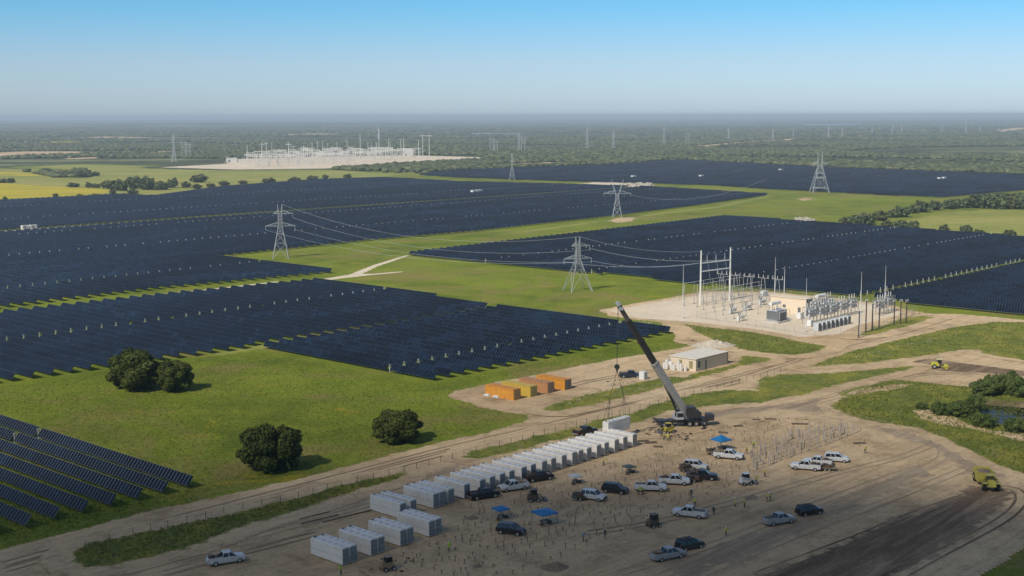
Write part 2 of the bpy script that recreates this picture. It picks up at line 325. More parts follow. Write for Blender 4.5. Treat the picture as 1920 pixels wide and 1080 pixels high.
sheet('weedy_ground', poly_np(SE), land_mat('weed', 'dirt', 1.2), 0.10, 0.9, 1.2)
sheet('dirt_patch', poly_np([(1587, 740), (1602, 733), (1665, 722), (1710, 721), (1690, 729), (1640, 735), (1602, 742)]), land_mat('dirt', 'weed', 0.6), 0.12, 0.7, 0.6)
sheet('dirt_patch', poly_np([(1715, 772), (1735, 765), (1762, 774), (1800, 788), (1850, 797), (1920, 812), (1980, 830), (1980, 842), (1900, 824), (1830, 806), (1760, 795), (1722, 786)]), land_mat('dirt', 'weed', 1.2), 0.12, 0.7, 1.2)
# mud and wheel tracks
M1 = [(1868, 902), (1845, 904), (1798, 926), (1735, 955), (1640, 994), (1560, 1030), (1480, 1062), (1400, 1095), (1330, 1135), (1500, 1180), (1620, 1120), (1700, 1070), (1770, 1030), (1830, 990), (1880, 950), (1900, 925)]
sheet('mud_track', poly_np(M1), land_mat('mud', 'dirt', 2.0), 0.083, 0.7, 2.0)
sheet('mud_track', poly_np([(1705, 672), (1730, 664), (1760, 662), (1768, 668), (1760, 674), (1800, 681), (1860, 688), (1920, 696), (2000, 706), (2000, 713), (1920, 706), (1830, 699), (1760, 696), (1722, 689)]), land_mat('mud', 'dirt', 0.6), 0.066, 0.7, 0.6)
sheet('mud_track', poly_np([(1240, 1062), (1420, 1000), (1560, 950), (1640, 912), (1720, 872), (1760, 862), (1800, 868), (1750, 890), (1650, 930), (1560, 975), (1420, 1030), (1300, 1085)]), land_mat('track', 'dirt', 3.0), 0.073, 0.8, 5.0)
sheet('mud_track', poly_np([(380, 1015), (560, 962), (640, 940), (760, 903), (860, 872), (862, 880), (760, 916), (640, 953), (560, 978), (400, 1028), (250, 1068), (250, 1060)]), land_mat('track', 'dirt', 1.6), 0.080, 0.8, 1.6)
sheet('mud_track', poly_np([(1200, 800), (1300, 775), (1450, 760), (1560, 745), (1620, 725), (1650, 722), (1600, 745), (1570, 768), (1640, 795), (1720, 808), (1790, 835), (1850, 866), (1900, 900), (1830, 890), (1740, 835), (1640, 806), (1560, 775), (1450, 768), (1330, 785), (1220, 806)]), land_mat('track', 'dirt', 1.8), 0.087, 0.8, 2.6)
sheet('mud_track', poly_np([(1270, 610), (1320, 622), (1330, 634), (1318, 644), (1296, 640), (1300, 628), (1280, 618)]), land_mat('mud', 'dirt', 1.6), 0.094, 0.8, 1.6)
sheet('wheel_track', poly_np([(1860, 860), (1900, 905), (1890, 950), (1800, 1010), (1660, 1090), (1560, 1160), (1300, 1160), (1400, 1070), (1500, 1010), (1650, 950), (1780, 890)]), land_mat('track', 'dirt', 3.0), 0.047, 0.9, 3.0)
def rut(pts, w_=.55, gauge=1.9, m='mud', f=.35, z=.088):
    P = [at(*p) for p in pts]; Q = []
    for i in range(len(P) - 1):
        a, b = P[max(0, i - 1)], P[i]; c, d = P[i + 1], P[min(len(P) - 1, i + 2)]
        for k in range(6):
            t = k / 6; Q.append(.5 * ((2 * b) + (c - a) * t + (2 * a - 5 * b + 4 * c - d) * t * t + (3 * b - a - 3 * c + d) * t ** 3))
    Q.append(P[-1])
    for s in (-1, 1):
        L = []; R_ = []
        for i, q in enumerate(Q):
            t = (Q[min(i + 1, len(Q) - 1)] - Q[max(i - 1, 0)]).normalized(); n = Vector((-t.y, t.x, 0)); e = w_ * (.5 if 0 < i < len(Q) - 1 else .05); o = q + n * (s * gauge / 2); L.append((o + n * e)[:2]); R_.append((o - n * e)[:2])
        poly = np.array([tuple(x) for x in L + R_[::-1]]); mb = MB(); k = len(L)
        mb.add([(x, y, z) for x, y in L] + [(x, y, z) for x, y in R_], [(i, i + 1, k + i + 1, k + i) for i in range(k - 1)]); tag(mb.build('wheel_rut', land_mat(m)), kind='structure')
for i_, pts_ in enumerate([[(1150, 1079), (1330, 1025), (1500, 958), (1640, 905), (1740, 872), (1800, 858)], [(1230, 1085), (1420, 1010), (1600, 935), (1730, 880), (1770, 850), (1730, 820), (1640, 805)], [(1300, 1085), (1480, 1010), (1650, 945), (1790, 888), (1850, 862), (1800, 836), (1700, 812), (1600, 790), (1500, 772)],
        [(1420, 1079), (1600, 1012), (1760, 948), (1880, 915), (1915, 935), (1880, 975), (1760, 1040), (1690, 1079)], [(1480, 1079), (1640, 1012), (1800, 955), (1900, 930)], [(1100, 1000), (1250, 975), (1420, 930), (1560, 890), (1680, 860), (1740, 838)], [(180, 1078), (380, 1032), (560, 985), (700, 945), (850, 898)], [(300, 1078), (480, 1030), (600, 1000)], [(0, 1060), (200, 1005), (420, 948), (620, 897), (820, 845), (1000, 803)],
        [(0, 1072), (210, 1013), (430, 958), (630, 905), (830, 852), (1010, 808), (1200, 762), (1420, 708)], [(1010, 800), (1200, 755), (1400, 705), (1520, 668), (1640, 640), (1800, 606)], [(1480, 762), (1560, 748), (1640, 718), (1740, 702), (1840, 700)], [(1330, 778), (1460, 762), (1560, 770), (1680, 800)], [(900, 750), (1000, 740), (1120, 712), (1260, 690)]]):
    rut(pts_, .34 if i_ > 5 else .5, m='track' if i_ in (8, 9, 10, 13, 5, 7) else ('mud' if i_ in (3, 4) else 'track'), z=.086 + .0035 * i_)
# tracks through the grass
sheet('dirt_track', poly_np([(560, 530), (600, 524), (655, 515), (700, 497), (765, 478), (766, 479.5), (712, 498), (678, 513.5), (700, 513.5), (755, 509), (756, 510), (700, 515.5), (640, 522), (600, 528)]), land_mat('sand', 'grass', 0.5), 0.03, 1.2, 0.5)
sheet('dirt_track', poly_np([(930, 443), (1000, 431), (1160, 410), (1250, 398), (1340, 388), (1442, 366), (1444, 368), (1345, 390), (1250, 400), (1160, 412), (1000, 433)]), land_mat('hay', 'grass', 1.5), 0.03, 2.5, 1.5)
sheet('dirt_patch', poly_np([(955, 456), (1000, 446), (1060, 442), (1095, 444), (1100, 446), (1040, 450), (1000, 452)]), land_mat('sand', 'grass', 2.0), 0.03, 2.0, 2.0)
sheet('dirt_patch', poly_np([(1500, 374), (1510, 371), (1525, 371), (1522, 375), (1508, 376)]), land_mat('dirt', 'grass', 7), 0.04, 3.0, 7)
sheet('dirt_patch', poly_np([(1140, 414), (1160, 408), (1190, 408), (1185, 415), (1160, 418)]), land_mat('dirt', 'grass', 2.5), 0.04, 2.0, 3)
sheet('dirt_patch', poly_np([(1075, 346), (1120, 341), (1220, 344), (1230, 351), (1150, 351), (1080, 349)]), land_mat('sand', 'grass', 6), 0.04, 4.0, 6)
# far fields
sheet('meadow', poly_np([(-150, 318), (0, 322), (60, 326), (110, 334), (170, 332), (170, 320), (60, 313), (150, 309), (310, 313), (440, 318), (620, 319), (700, 324), (760, 327), (700, 333), (600, 337), (420, 350), (288, 369), (0, 379), (-150, 384)]), land_mat('hay', 'grass', 8), 0.06, 8.0, 8)
sheet('yellow_field', poly_np([(-150, 340), (0, 343), (80, 349), (200, 355), (205, 361), (150, 367), (60, 371), (0, 373), (-150, 378)]), land_mat('yellow', 'hay', 4), 0.12, 5.0, 4)
sheet('yellow_field', poly_np([(-150, 319), (0, 321), (60, 325), (110, 332), (60, 331), (0, 328), (-150, 326)]), land_mat('yellow', 'hay', 20), 0.12, 8.0, 20)
sheet('meadow', poly_np([(1705, 414), (1760, 400), (1850, 393), (1930, 393), (2050, 396), (2050, 460), (1920, 448), (1800, 437), (1720, 430), (1690, 424)]), land_mat('hay', 'grass', 5), 0.06, 5.0, 5)
sheet('far_gravel_pad', poly_np([(300, 314), (425, 307), (427, 299), (600, 294), (765, 291), (900, 295), (905, 298), (800, 302), (727, 307), (615, 316), (445, 318)]), land_mat('sand', 'bush', 8), 0.10, 10.0, 8)
FARSAND = [[(-60, 289), (40, 284), (150, 284), (160, 288), (60, 291), (0, 298), (-60, 300)], [(-60, 282), (60, 277), (65, 279), (-40, 284)], [(67, 267), (110, 265), (170, 266), (165, 268), (80, 270)], [(252, 289), (300, 284), (375, 281), (372, 284), (300, 288), (260, 290)],
           [(860, 283), (1000, 282), (985, 286), (870, 285)], [(900, 308), (1040, 304), (1110, 307), (1080, 310), (980, 311), (920, 313)], [(520, 252), (600, 250), (680, 252), (600, 254)],
           [(1300, 274), (1400, 265), (1500, 259), (1620, 254), (1620, 255.4), (1500, 261), (1400, 269), (1310, 277)], [(1860, 246), (1900, 240), (1990, 237), (1990, 240), (1920, 243), (1880, 248)], [(700, 282), (760, 280), (870, 281), (860, 283), (760, 283)],
           [(110, 259), (200, 256), (290, 258), (200, 260)], [(120, 297), (220, 293), (222, 295), (130, 299)], [(1195, 309), (1260, 299), (1545, 313), (1750, 321), (1750, 325), (1545, 318), (1260, 303), (1200, 312)]]
for i, P in enumerate(FARSAND):
    sheet('bare_ground', poly_np(P), land_mat('dirt' if i not in (2,) else 'yellow', 'bush', 12), 0.15, 14.0, 12)
# pond and distant lakes
def water_mat(rough=0.06, c=(0.02, 0.022, 0.014)):
    m = bpy.data.materials.new('water'); t, b = nodes_of(m); b.inputs['Base Color'].default_value = (*c, 1); b.inputs['Roughness'].default_value = rough; b.inputs['Specular IOR Level'].default_value = 0.06 if rough < .1 else .5
    pos = t.nodes.new('ShaderNodeNewGeometry').outputs['Position']; t.links.new(bump(t, noise(t, 1.2, 4, 0.6, pos), 0.12, 0.05), b.inputs['Normal']); return m
sheet('pond_bank', poly_np([(1795, 756), (1830, 748), (1900, 754), (1990, 756), (1990, 808), (1925, 800), (1880, 800), (1845, 792), (1830, 775)]), land_mat('mud', 'weed', 1.5), 0.13, 0.8, 1.5)
def flat_poly(name, pts, m, z):
    v = [(*tuple(at(*p))[:2], z) for p in pts]; mb = MB(); mb.add(v, [tuple(range(len(v)))]); return tag(mb.build(name, m), kind='structure')
flat_poly('pond_water', [(1830, 762), (1850, 760), (1870, 762), (1905, 765), (1960, 768), (1960, 800), (1915, 796), (1885, 797), (1862, 795), (1850, 785), (1838, 772)], water_mat(), 0.15)
lk = water_mat(0.25, (0.25, 0.3, 0.33))
for P in ([(835, 226.6), (900, 226.1), (960, 226.2), (1060, 227.6), (1000, 228.2), (900, 227.6)], [(1500, 222.0), (1620, 221.2), (1745, 222.4), (1640, 223.2)], [(840, 250.6), (880, 249.8), (960, 250.2), (1010, 250.8), (900, 251.8)], [(1500, 233.2), (1600, 233), (1620, 234), (1520, 234.6)]):
    flat_poly('lake_water', P, lk, 0.4)
# low ridges near the horizon
def hills(name, y, x0, x1, h, depth, seed):
    r = random.Random(seed); n = 60; vs = []; fs = []; ph = [r.uniform(0, 6.28) for _ in range(4)]
    for i in range(n + 1):
        s = i / n; x = x0 + (x1 - x0) * s; e = math.sin(math.pi * s) ** 0.6
        hh = h * e * (0.6 + 0.2 * math.sin(5 * s + ph[0]) + 0.12 * math.sin(13 * s + ph[1]) + 0.06 * math.sin(29 * s + ph[2]))
        for j, (dy, k) in enumerate(((-depth, 0), (-depth * 0.5, 0.55), (0, 1), (depth * 0.6, 0.7), (depth * 1.5, 0))): vs.append((x, y + dy + 300 * math.sin(4 * s + ph[3]), hh * k - 0.5))
    for i in range(n):
        for j in range(4): a = i * 5 + j; fs.append((a, a + 5, a + 6, a + 1))
    mb = MB(); mb.add(vs, fs); tag(mb.build(name, land_mat('bush'), smooth=True), kind='structure')
hills('hills', 6800, -3100, -300, 16, 800, 1); hills('hills', 9500, -5500, 900, 26, 1500, 2); hills('hills', 15000, -9000, 3500, 34, 2500, 3); hills('hills', 30000, -14000, 9000, 45, 6000, 4)
hills('hills', 24000, 4000, 15000, 30, 5000, 5); hills('hills', 12000, 500, 7000, 16, 2000, 6)
def strip(name, u, w_, v0, v1, m, z=.05):
    q = [tuple(UV(a, b))[:2] for a, b in ((u - w_ / 2, v0), (u + w_ / 2, v0), (u + w_ / 2, v1), (u - w_ / 2, v1))]; sheet(name, q, m, z, 1.2, .5)
strip('dirt_track', -748, 9, 300, 860, land_mat('sand', 'grass', .5)); strip('dirt_track', -433.5, 2.6, 160, 330, land_mat('sand', 'grass', .5)); strip('grass_track', -229.5, 6, 440, 640, land_mat('weed', 'grass', .5)); strip('grass_track', -313, 4.5, 215, 340, land_mat('hay', 'grass', .5))
# ================================================================== solar trackers
def panel_mat(name='solar_glass', sw=0.06, sc=(0.11, 0.13, 0.16)):
    m = bpy.data.materials.new(name); t, b = nodes_of(m)
    uvn = t.nodes.new('ShaderNodeUVMap'); sp = t.nodes.new('ShaderNodeSeparateXYZ'); t.links.new(uvn.outputs[0], sp.inputs[0])
    fx = mth(t, 'FRACT', sp.outputs[0]); fy = sp.outputs[1]
    s1 = mth(t, 'LESS_THAN', fx, sw); s2 = mth(t, 'GREATER_THAN', mth(t, 'ABSOLUTE', mth(t, 'SUBTRACT', fy, 0.5)), 0.488); seam = mth(t, 'MAXIMUM', s1, s2)
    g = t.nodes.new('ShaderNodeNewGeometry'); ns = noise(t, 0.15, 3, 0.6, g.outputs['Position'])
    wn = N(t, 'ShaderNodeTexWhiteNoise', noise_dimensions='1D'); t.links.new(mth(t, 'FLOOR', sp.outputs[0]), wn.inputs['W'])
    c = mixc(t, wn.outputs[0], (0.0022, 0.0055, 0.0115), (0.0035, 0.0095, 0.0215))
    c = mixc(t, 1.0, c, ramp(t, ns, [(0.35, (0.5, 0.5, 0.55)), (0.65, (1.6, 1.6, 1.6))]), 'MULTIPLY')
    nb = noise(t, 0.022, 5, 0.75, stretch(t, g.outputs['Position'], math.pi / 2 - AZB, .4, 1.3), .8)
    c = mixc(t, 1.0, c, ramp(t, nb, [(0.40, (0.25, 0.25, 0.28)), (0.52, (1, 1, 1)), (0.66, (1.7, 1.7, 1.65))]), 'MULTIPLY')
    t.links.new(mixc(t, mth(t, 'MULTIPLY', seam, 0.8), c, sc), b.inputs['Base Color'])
    b.inputs['Roughness'].default_value = 0.2; b.inputs['Specular IOR Level'].default_value = 0.17; return m
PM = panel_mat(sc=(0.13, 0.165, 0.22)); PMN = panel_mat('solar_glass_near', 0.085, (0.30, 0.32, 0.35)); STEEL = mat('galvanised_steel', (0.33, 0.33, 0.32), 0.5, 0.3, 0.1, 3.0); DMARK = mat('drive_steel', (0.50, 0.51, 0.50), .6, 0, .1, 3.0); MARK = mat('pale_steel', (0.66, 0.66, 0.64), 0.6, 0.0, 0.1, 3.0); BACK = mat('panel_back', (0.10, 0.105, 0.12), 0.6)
PITCH_ROW = 5.25; TILT = R(50); PW = 2.1; PC = 1.5
GAPS = [-1960, -1900, -1842, -1784, -1725, -1667, -1608, -1550, -1490, -1432, -1374, -1315, -1257, -1198, -1140, -1080, -1050, -992, -934, -876, -817, -765, -737, -708, -603, -545, -488.5, -430, -375, -314.5, -256, -130]
MARKED = {-375, -256, -415.7, -352, -293, -229, -490, -604, -707, -818, -935, -258}
GAPS_M = [-502, -433, -375, -313, -256]; GAPS_R = [-415.7, -352, -293, -229]; GAPS_L = [-490, -546, -604, -656, -707, -742, -818, -876, -935, -990, -1050, -1110]; GAPS_N = [-258, -316, -374]; GAPS_F = list(range(-1120, -2600, -62))
BLOCKS = [  # name, outline in the photograph, gap lines, wide gaps
    ('near', [(-110, 754), (0, 789), (381, 911), (0, 1004), (-110, 1030)], GAPS_N, {}),
    ('middle', [(-110, 607), (0, 592), (300, 559), (588, 531), (1272, 623), (800, 718), (475, 653), (0, 720), (-110, 735)], GAPS_M, {-313: 4.6}),
    ('left', [(-110, 593), (0, 579), (300, 543), (632, 512), (405, 483), (545, 468), (695, 452), (895, 435), (1010, 422), (1160, 405), (1300, 387), (1440, 367), (1220, 353), (1060, 348), (860, 343), (720, 335), (595, 339), (420, 352), (288, 370), (225, 367), (0, 379), (-110, 384)], GAPS_L, {-742: 19}),
    ('right', [(767, 479), (927, 460), (1200, 428), (1358, 409), (1565, 423), (1920, 449), (2040, 458), (2040, 603), (1920, 593), (1790, 581), (1705, 571), (1640, 560), (1500, 549), (1300, 534), (1193, 522), (893, 493)], GAPS_R, {-229: 6.0, -352: 3.0}),
    ('far', [(785, 329), (860, 321), (1022, 315), (1170, 310), (1260, 302), (1300, 302.5), (1545, 316), (1752, 324), (1920, 330), (2040, 335), (2040, 348), (1920, 358), (1817, 367), (1768, 371), (1655, 367), (1550, 361), (1442, 356), (1340, 349), (1220, 345), (1060, 341), (860, 334)], GAPS_F, {-1740: 9, -1368: 9}),
]
def seg_geo(L, tilt, frames=True):
    """one tracker of length L along local x (= -A), panel facing -y local"""
    return L
def collect():
    out = []
    for name, pts, gaps, wide in BLOCKS:
        P = [uv(at(*p)) for p in pts]; vmin = min(p[1] for p in P); vmax = max(p[1] for p in P)
        for k in range(int(vmin // PITCH_ROW), int(vmax // PITCH_ROW) + 2):
            v = k * PITCH_ROW + (0.9 if name == 'near' else 0.0); xs = []
            for i in range(len(P)):
                a, b = P[i], P[(i + 1) % len(P)]
                if (a[1] > v) != (b[1] > v): xs.append(a[0] + (v - a[1]) / (b[1] - a[1]) * (b[0] - a[0]))
            xs.sort()
            for i in range(0, len(xs) - 1, 2):
                cuts = [xs[i]] + sorted(g for g in gaps if xs[i] + 3 < g < xs[i + 1] - 3) + [xs[i + 1]]
                for a, b in zip(cuts[:-1], cuts[1:]):
                    ga = wide.get(a, 1.3 if a in MARKED else .3) / 2 if a in gaps else 0; gb = wide.get(b, 1.3 if b in MARKED else .3) / 2 if b in gaps else 0
                    if b - gb - a - ga > 2: out.append((name, k, v, a + ga, b - gb, b in MARKED))
    return out
SEGS = collect()
def panel_arrays(L, tilt, w=PW, zc=PC, nm=1):
    """panel slab in local coords: x along the row, y across (low edge at -y)"""
    ct, st = math.cos(tilt), math.sin(tilt); t = 0.05; q = []
    for s in (0, 1):
        for x in (-L / 2, L / 2):
            for e in (-1, 1):
                y = e * w / 2 * ct; z = zc + e * w / 2 * st; n = (0, st, -ct) if s else (0, 0, 0); q.append((x, y + n[1] * t, z + n[2] * t))
    F = [(0, 2, 3, 1), (4, 5, 7, 6), (0, 1, 5, 4), (2, 6, 7, 3), (0, 4, 6, 2), (1, 3, 7, 5)]
    return q, F
def tracker_mesh(L, tilt, key, whole=True, u0=0.0):
    mb = MB(); q, F = panel_arrays(L, tilt); mb.mi = 0; mb.add(q, F); mb.m = [0, 1, 1, 1, 1, 1]
    return mb
def tris_to_mesh(name, mb, mats, uvs):
    me = bpy.data.meshes.new(name); me.from_pydata(mb.v, [], mb.f)
    for m in mats: me.materials.append(m)
    me.polygons.foreach_set('material_index', mb.m); ul = me.uv_layers.new(name='UVMap')
    flat = []
    for p in me.polygons:
        for li in p.loop_indices: flat += uvs[me.loops[li].vertex_index]
    ul.data.foreach_set('uv', flat); me.update(); return me
def local_tracker(L, tilt, posts=True, mark=False, marks_mi=2):
    mb = tracker_mesh(L, tilt, '')
    uvs = [(0.0, 0.0), (0.0, 1.0), (L / 1.02, 0.0), (L / 1.02, 1.0)] * 2
    return mb, uvs
# sort by size in the picture: the 300 largest are things
def score(s):
    c = UV((s[3] + s[4]) / 2, s[2]); return math.hypot(c.x, c.y)
def in_frame(s):
    for f in (0, 0.25, .5, .75, 1):
        c = UV(s[3] + (s[4] - s[3]) * f, s[2], 1.5); d = c.y; px = 960 + FPX * c.x / d; py = 540 + FPX * (CAM_H - 1.5) / d - 325
        if -10 < px < 1930: return True
    return False
vis = [s for s in SEGS if in_frame(s)]; vis.sort(key=score)
near = vis[:300]; nearset = set(id(s) for s in near)
mesh_cache = {}
def piece_meshes(L, detailed):
    Lr = round(L, 0); k = (Lr, detailed)
    if k in mesh_cache: return mesh_cache[k]
    tl = TILT + R(random.uniform(-1.2, 1.2)); mb, uvs = local_tracker(Lr, tl)
    pm = tris_to_mesh('panel_table', mb, [PMN if detailed else PM, BACK], uvs)
    tb = MB().tube((-Lr / 2, 0, PC - 0.12), (Lr / 2, 0, PC - 0.12), 0.075, n=6).mesh('torque_tube', STEEL)
    n = max(2, int(Lr // 9)); ps = MB()
    post = MB().box(0, 0.05, 0.7, 0.14, 0.1, 1.4).mesh('post', STEEL)
    mk = MB().box(0, 0, 1.05, 0.2, 0.2, 2.1).box(0, -0.05, 2.05, 0.3, 0.4, 0.16).mesh('drive_post', DMARK)
    mesh_cache[k] = (pm, tb, post, mk, n, Lr); return mesh_cache[k]
def obj_of(name, me, parent=None, loc=None):
    o = bpy.data.objects.new(name, me); COL.objects.link(o)
    if parent is not None: o.parent = parent
    if loc is not None: o.location = loc
    return o
nk = sorted(set(s[1] for s in near if s[0] == 'near' ), reverse=True)
for s in near:
    name, k, v, u0, u1, mark = s; L = u1 - u0; det = name == 'near'
    pm, tb, post, mk, n, Lr = piece_meshes(L, det); c = UV((u0 + u1) / 2, v)
    if det:
        i = nk.index(k) + 1 if k in nk else 1
        first = mark is False
        lab = ('near corner solar panel row, %s from the open grass side' % ORD[min(i, 30)]) if first else ('solar panel row at the left frame edge, %s from the open grass side' % ORD[min(i, 30)])
        g = 'solar panel rows in the near left corner'
    elif name == 'middle':
        sec = 0 if u1 > -250 else 1 if u1 > -310 else 2 if u1 > -370 else 3 if u1 > -430 else 4
        lab = ['dark blue solar panel row along the right-hand edge of the middle block', 'dark blue solar panel row of the second strip of the middle block', 'dark blue solar panel row of the third strip of the middle block', 'dark blue solar panel row of the fourth strip of the middle block', 'dark blue solar panel row at the back of the middle block'][sec]
        g = lab.replace('row', 'rows', 1)
    elif name == 'right': lab = 'dark blue solar panel row in the block behind the substation'; g = 'solar panel rows behind the substation'
    else: lab = 'dark blue solar panel row of the large left block beyond the grass strip'; g = 'solar panel rows of the left block'
    e = empty('solar_panel_row', c, ROTB + math.pi / 2, lab, 'solar panels', g)
    # local x along -A, local y along -B: panel low edge must face -B, so low edge at +y
    e.rotation_euler = (0, 0, ROTB - math.pi / 2)      # x along +A, y along +B
    obj_of('panel_table', pm, e)
    if det or score(s) < 330:
        obj_of('torque_tube', tb, e)
        for i in range(n): obj_of('post', post, e, (-Lr / 2 + (i + 0.5) * Lr / n, 0, 0))
    if mark and (det or random.random() < .85): obj_of('drive_post', mk, e, (Lr / 2 + 0.65, 0, 0))
rest = [s for s in SEGS if id(s) not in nearset and score(s) < 4500]
mb = MB(); uvs = []
rot = Matrix.Rotation(ROTB - math.pi / 2, 3, 'Z'); V = []; F = []; MI = []; UVS = []
for s in rest:
    name, k, v, u0, u1, mark = s; L = u1 - u0; tl = TILT + R(random.uniform(-1.5, 1.5)); q, f = panel_arrays(L, tl); c = UV((u0 + u1) / 2, v); n0 = len(V)
    V += [tuple(rot @ Vector(p) + c) for p in q]; F += [tuple(i + n0 for i in x) for x in f]; MI += [0, 1, 1, 1, 1, 1]; UVS += [(0.0, 0.0), (0.0, 1.0), (L, 0.0), (L, 1.0)] * 2
    if mark and random.random() < .8:
        m2 = MB().box(L / 2 + 0.65, 0, 1.1, 0.3, 0.3, 2.2).box(L / 2 + 0.65, -0.05, 2.1, 0.4, 0.5, 0.22); n0 = len(V)
        V += [tuple(rot @ Vector(p) + c) for p in m2.v]; F += [tuple(i + n0 for i in x) for x in m2.f]; MI += [2] * len(m2.f); UVS += [(0.5, 0.5)] * len(m2.v)
mb.v = V; mb.f = F; mb.m = MI
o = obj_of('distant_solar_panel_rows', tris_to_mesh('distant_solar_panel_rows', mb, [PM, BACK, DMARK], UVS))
tag(o, 'dark blue sea of solar panel rows filling the blocks farther away', 'solar panels', kind='stuff')
# ================================================================== vegetation
def leaf_mat(name, c0, c1, c2):
    m = bpy.data.materials.new(name); t, b = nodes_of(m); g = t.nodes.new('ShaderNodeNewGeometry'); pos = g.outputs['Position']
    n = noise(t, 0.5, 4, 0.7, pos); a = t.nodes.new('ShaderNodeAttribute'); a.attribute_name = 'tint'
    c = ramp(t, mth(t, 'ADD', mth(t, 'MULTIPLY', n, 0.5), mth(t, 'MULTIPLY', a.outputs['Fac'], 0.5)), [(0.25, c0), (0.5, c1), (0.75, c2)])
    t.links.new(c, b.inputs['Base Color']); b.inputs['Roughness'].default_value = 0.75; b.inputs['Specular IOR Level'].default_value = 0.25
    return m
LEAF_OAK = leaf_mat('oak_leaves', (0.026, 0.038, 0.006), (0.066, 0.086, 0.012), (0.15, 0.17, 0.03))
LEAF_BUSH = leaf_mat('bush_leaves', (0.045, 0.07, 0.016), (0.095, 0.135, 0.030), (0.18, 0.21, 0.062))
LEAF_FAR = leaf_mat('scrub_leaves', (0.042, 0.054, 0.020), (0.085, 0.100, 0.036), (0.17, 0.17, 0.075))
LEAF_GREY = leaf_mat('grey_green_leaves', (0.05, 0.07, 0.03), (0.095, 0.12, 0.05), (0.17, 0.19, 0.09))
BARK = mat('bark', (0.09, 0.07, 0.05), 0.9, var=0.3, scale=4)
def leaves(rg, lobes, n, size, flat=0.0):
    """leaf faces spread through lobes [(x,y,z,rx,ry,rz)]"""
    L = np.array(lobes, float); wgt = L[:, 3] * L[:, 4] * L[:, 5]; wgt = wgt ** 0.75; k = rg.choice(len(L), n, p=wgt / wgt.sum())
    d = rg.normal(size=(n, 3)); d /= np.linalg.norm(d, axis=1)[:, None]; d[:, 2] = np.where(d[:, 2] < -0.9, -d[:, 2] * 0.6, d[:, 2])
    r = rg.uniform(0.55, 1.0, n) ** 0.6 * (1 + 0.16 * np.sin(d[:, 0] * 7 + k) * np.cos(d[:, 1] * 6 + 2 * k) + rg.normal(0, 0.05, n))
    C = L[k, :3] + d * r[:, None] * L[k, 3:]; nrm = d * 0.9 + rg.normal(0, 0.55, (n, 3)); nrm /= np.linalg.norm(nrm, axis=1)[:, None]
    a = np.cross(nrm, rg.normal(size=(n, 3))); a /= np.linalg.norm(a, axis=1)[:, None] + 1e-9; b = np.cross(nrm, a)
    s = size * rg.uniform(0.6, 1.35, n)[:, None]; V = np.stack([C - a * s - b * s * .7, C + a * s - b * s * .7, C + a * s * .6 + b * s, C - a * s * .6 + b * s], 1).reshape(-1, 3)
    V[:, 2] = np.maximum(V[:, 2], 0.02); F = np.arange(4 * n).reshape(-1, 4); tint = np.repeat(np.clip(rg.normal(0.5, 0.2, n) + (np.sin(k * 2.4) * 0.12), 0, 1), 4)
    return V, F, tint
def crown_mesh(name, seed, R0, H, nl, n, size, m, low=0.12):
    rg = np.random.default_rng(seed); lobes = [(0, 0, H * 0.40, R0 * 0.66, R0 * 0.66, H * 0.42)]
    for i in range(nl * 2):
        a = 2.4 * i + rg.uniform(-.3, .3); t = (i + .5) / (nl * 2); el = math.asin(1 - 1.72 * t); q = R0 * rg.uniform(0.58, 0.76); rr = R0 * rg.uniform(0.20, 0.36)
        x = math.cos(a) * math.cos(el) * q; y = math.sin(a) * math.cos(el) * q; z = H * 0.42 + math.sin(el) * H * 0.42 * rg.uniform(.85, 1.1); lobes.append((x, y, max(z, rr * .62), rr, rr, rr * rg.uniform(.7, .95)))
    V, F, tint = leaves(rg, lobes, n, size); return np_mesh(name, V, F, m, {'tint': tint})
def trunk_mesh(seed, H, r):
    rr = random.Random(seed); mb = MB(); mb.tube((0, 0, -0.2), (0.05, 0.05, H * .35), r, r * .7, 8)
    for i in range(5):
        a = 2 * math.pi * i / 5 + rr.uniform(-.3, .3); q = H * .35; e = (math.cos(a) * q, math.sin(a) * q, H * rr.uniform(.55, .75)); mb.tube((0.05, 0.05, H * .3), e, r * .5, r * .15, 6)
    return mb.mesh('trunk', BARK)
def tree(name, loc, crown, trunk, sc, rz, label, cat='tree', grp=None):
    e = empty(name, loc, rz, label, cat, grp); e.scale = sc if isinstance(sc, tuple) else (sc, sc, sc)
    if trunk: obj_of('trunk', trunk, e)
    obj_of('crown', crown, e); return e
oak = [crown_mesh('crown', 10 + i, 6.0, 9.0, 9, 26000, 0.17, LEAF_OAK) for i in range(3)]; otr = trunk_mesh(5, 9, .4)
def ppm(p): return FPX / (p.y)
for i, (px, pyb, wpx, hpx, lab, fl) in enumerate([(254, 735, 116, 80, 'largest dark oak tree, left one of the joined pair below the solar panels', 1), (327, 739, 84, 66, 'dark oak tree joined to the right side of the largest one', 1),
        (508, 884, 132, 98, 'round dark oak tree standing just above the gravel road', 0), (746, 834, 108, 66, 'lone dark oak tree in the meadow below the orange containers', 0)]):
    p = at(px, pyb - 7); s = ppm(p); tree('oak_tree', p, oak[i % 3], otr, (wpx / s / 12.0, wpx / s / 12.0, hpx / s / 9.0 / 1.04), i * 1.3, lab)
bush = [crown_mesh('crown', 30 + i, 1.0, 1.5, 6, 900, 0.085, LEAF_BUSH, 0) for i in range(3)]
bushbig = [crown_mesh('crown', 70 + i, 1.0, 1.5, 9, 6500, 0.034, LEAF_BUSH, 0) for i in range(3)]
gbush = [crown_mesh('crown', 40 + i, 1.0, 1.5, 6, 700, 0.10, LEAF_GREY, 0) for i in range(3)]
fbush = [crown_mesh('crown', 50 + i, 1.0, 1.5, 6, 420, 0.13, LEAF_FAR, 0) for i in range(3)]
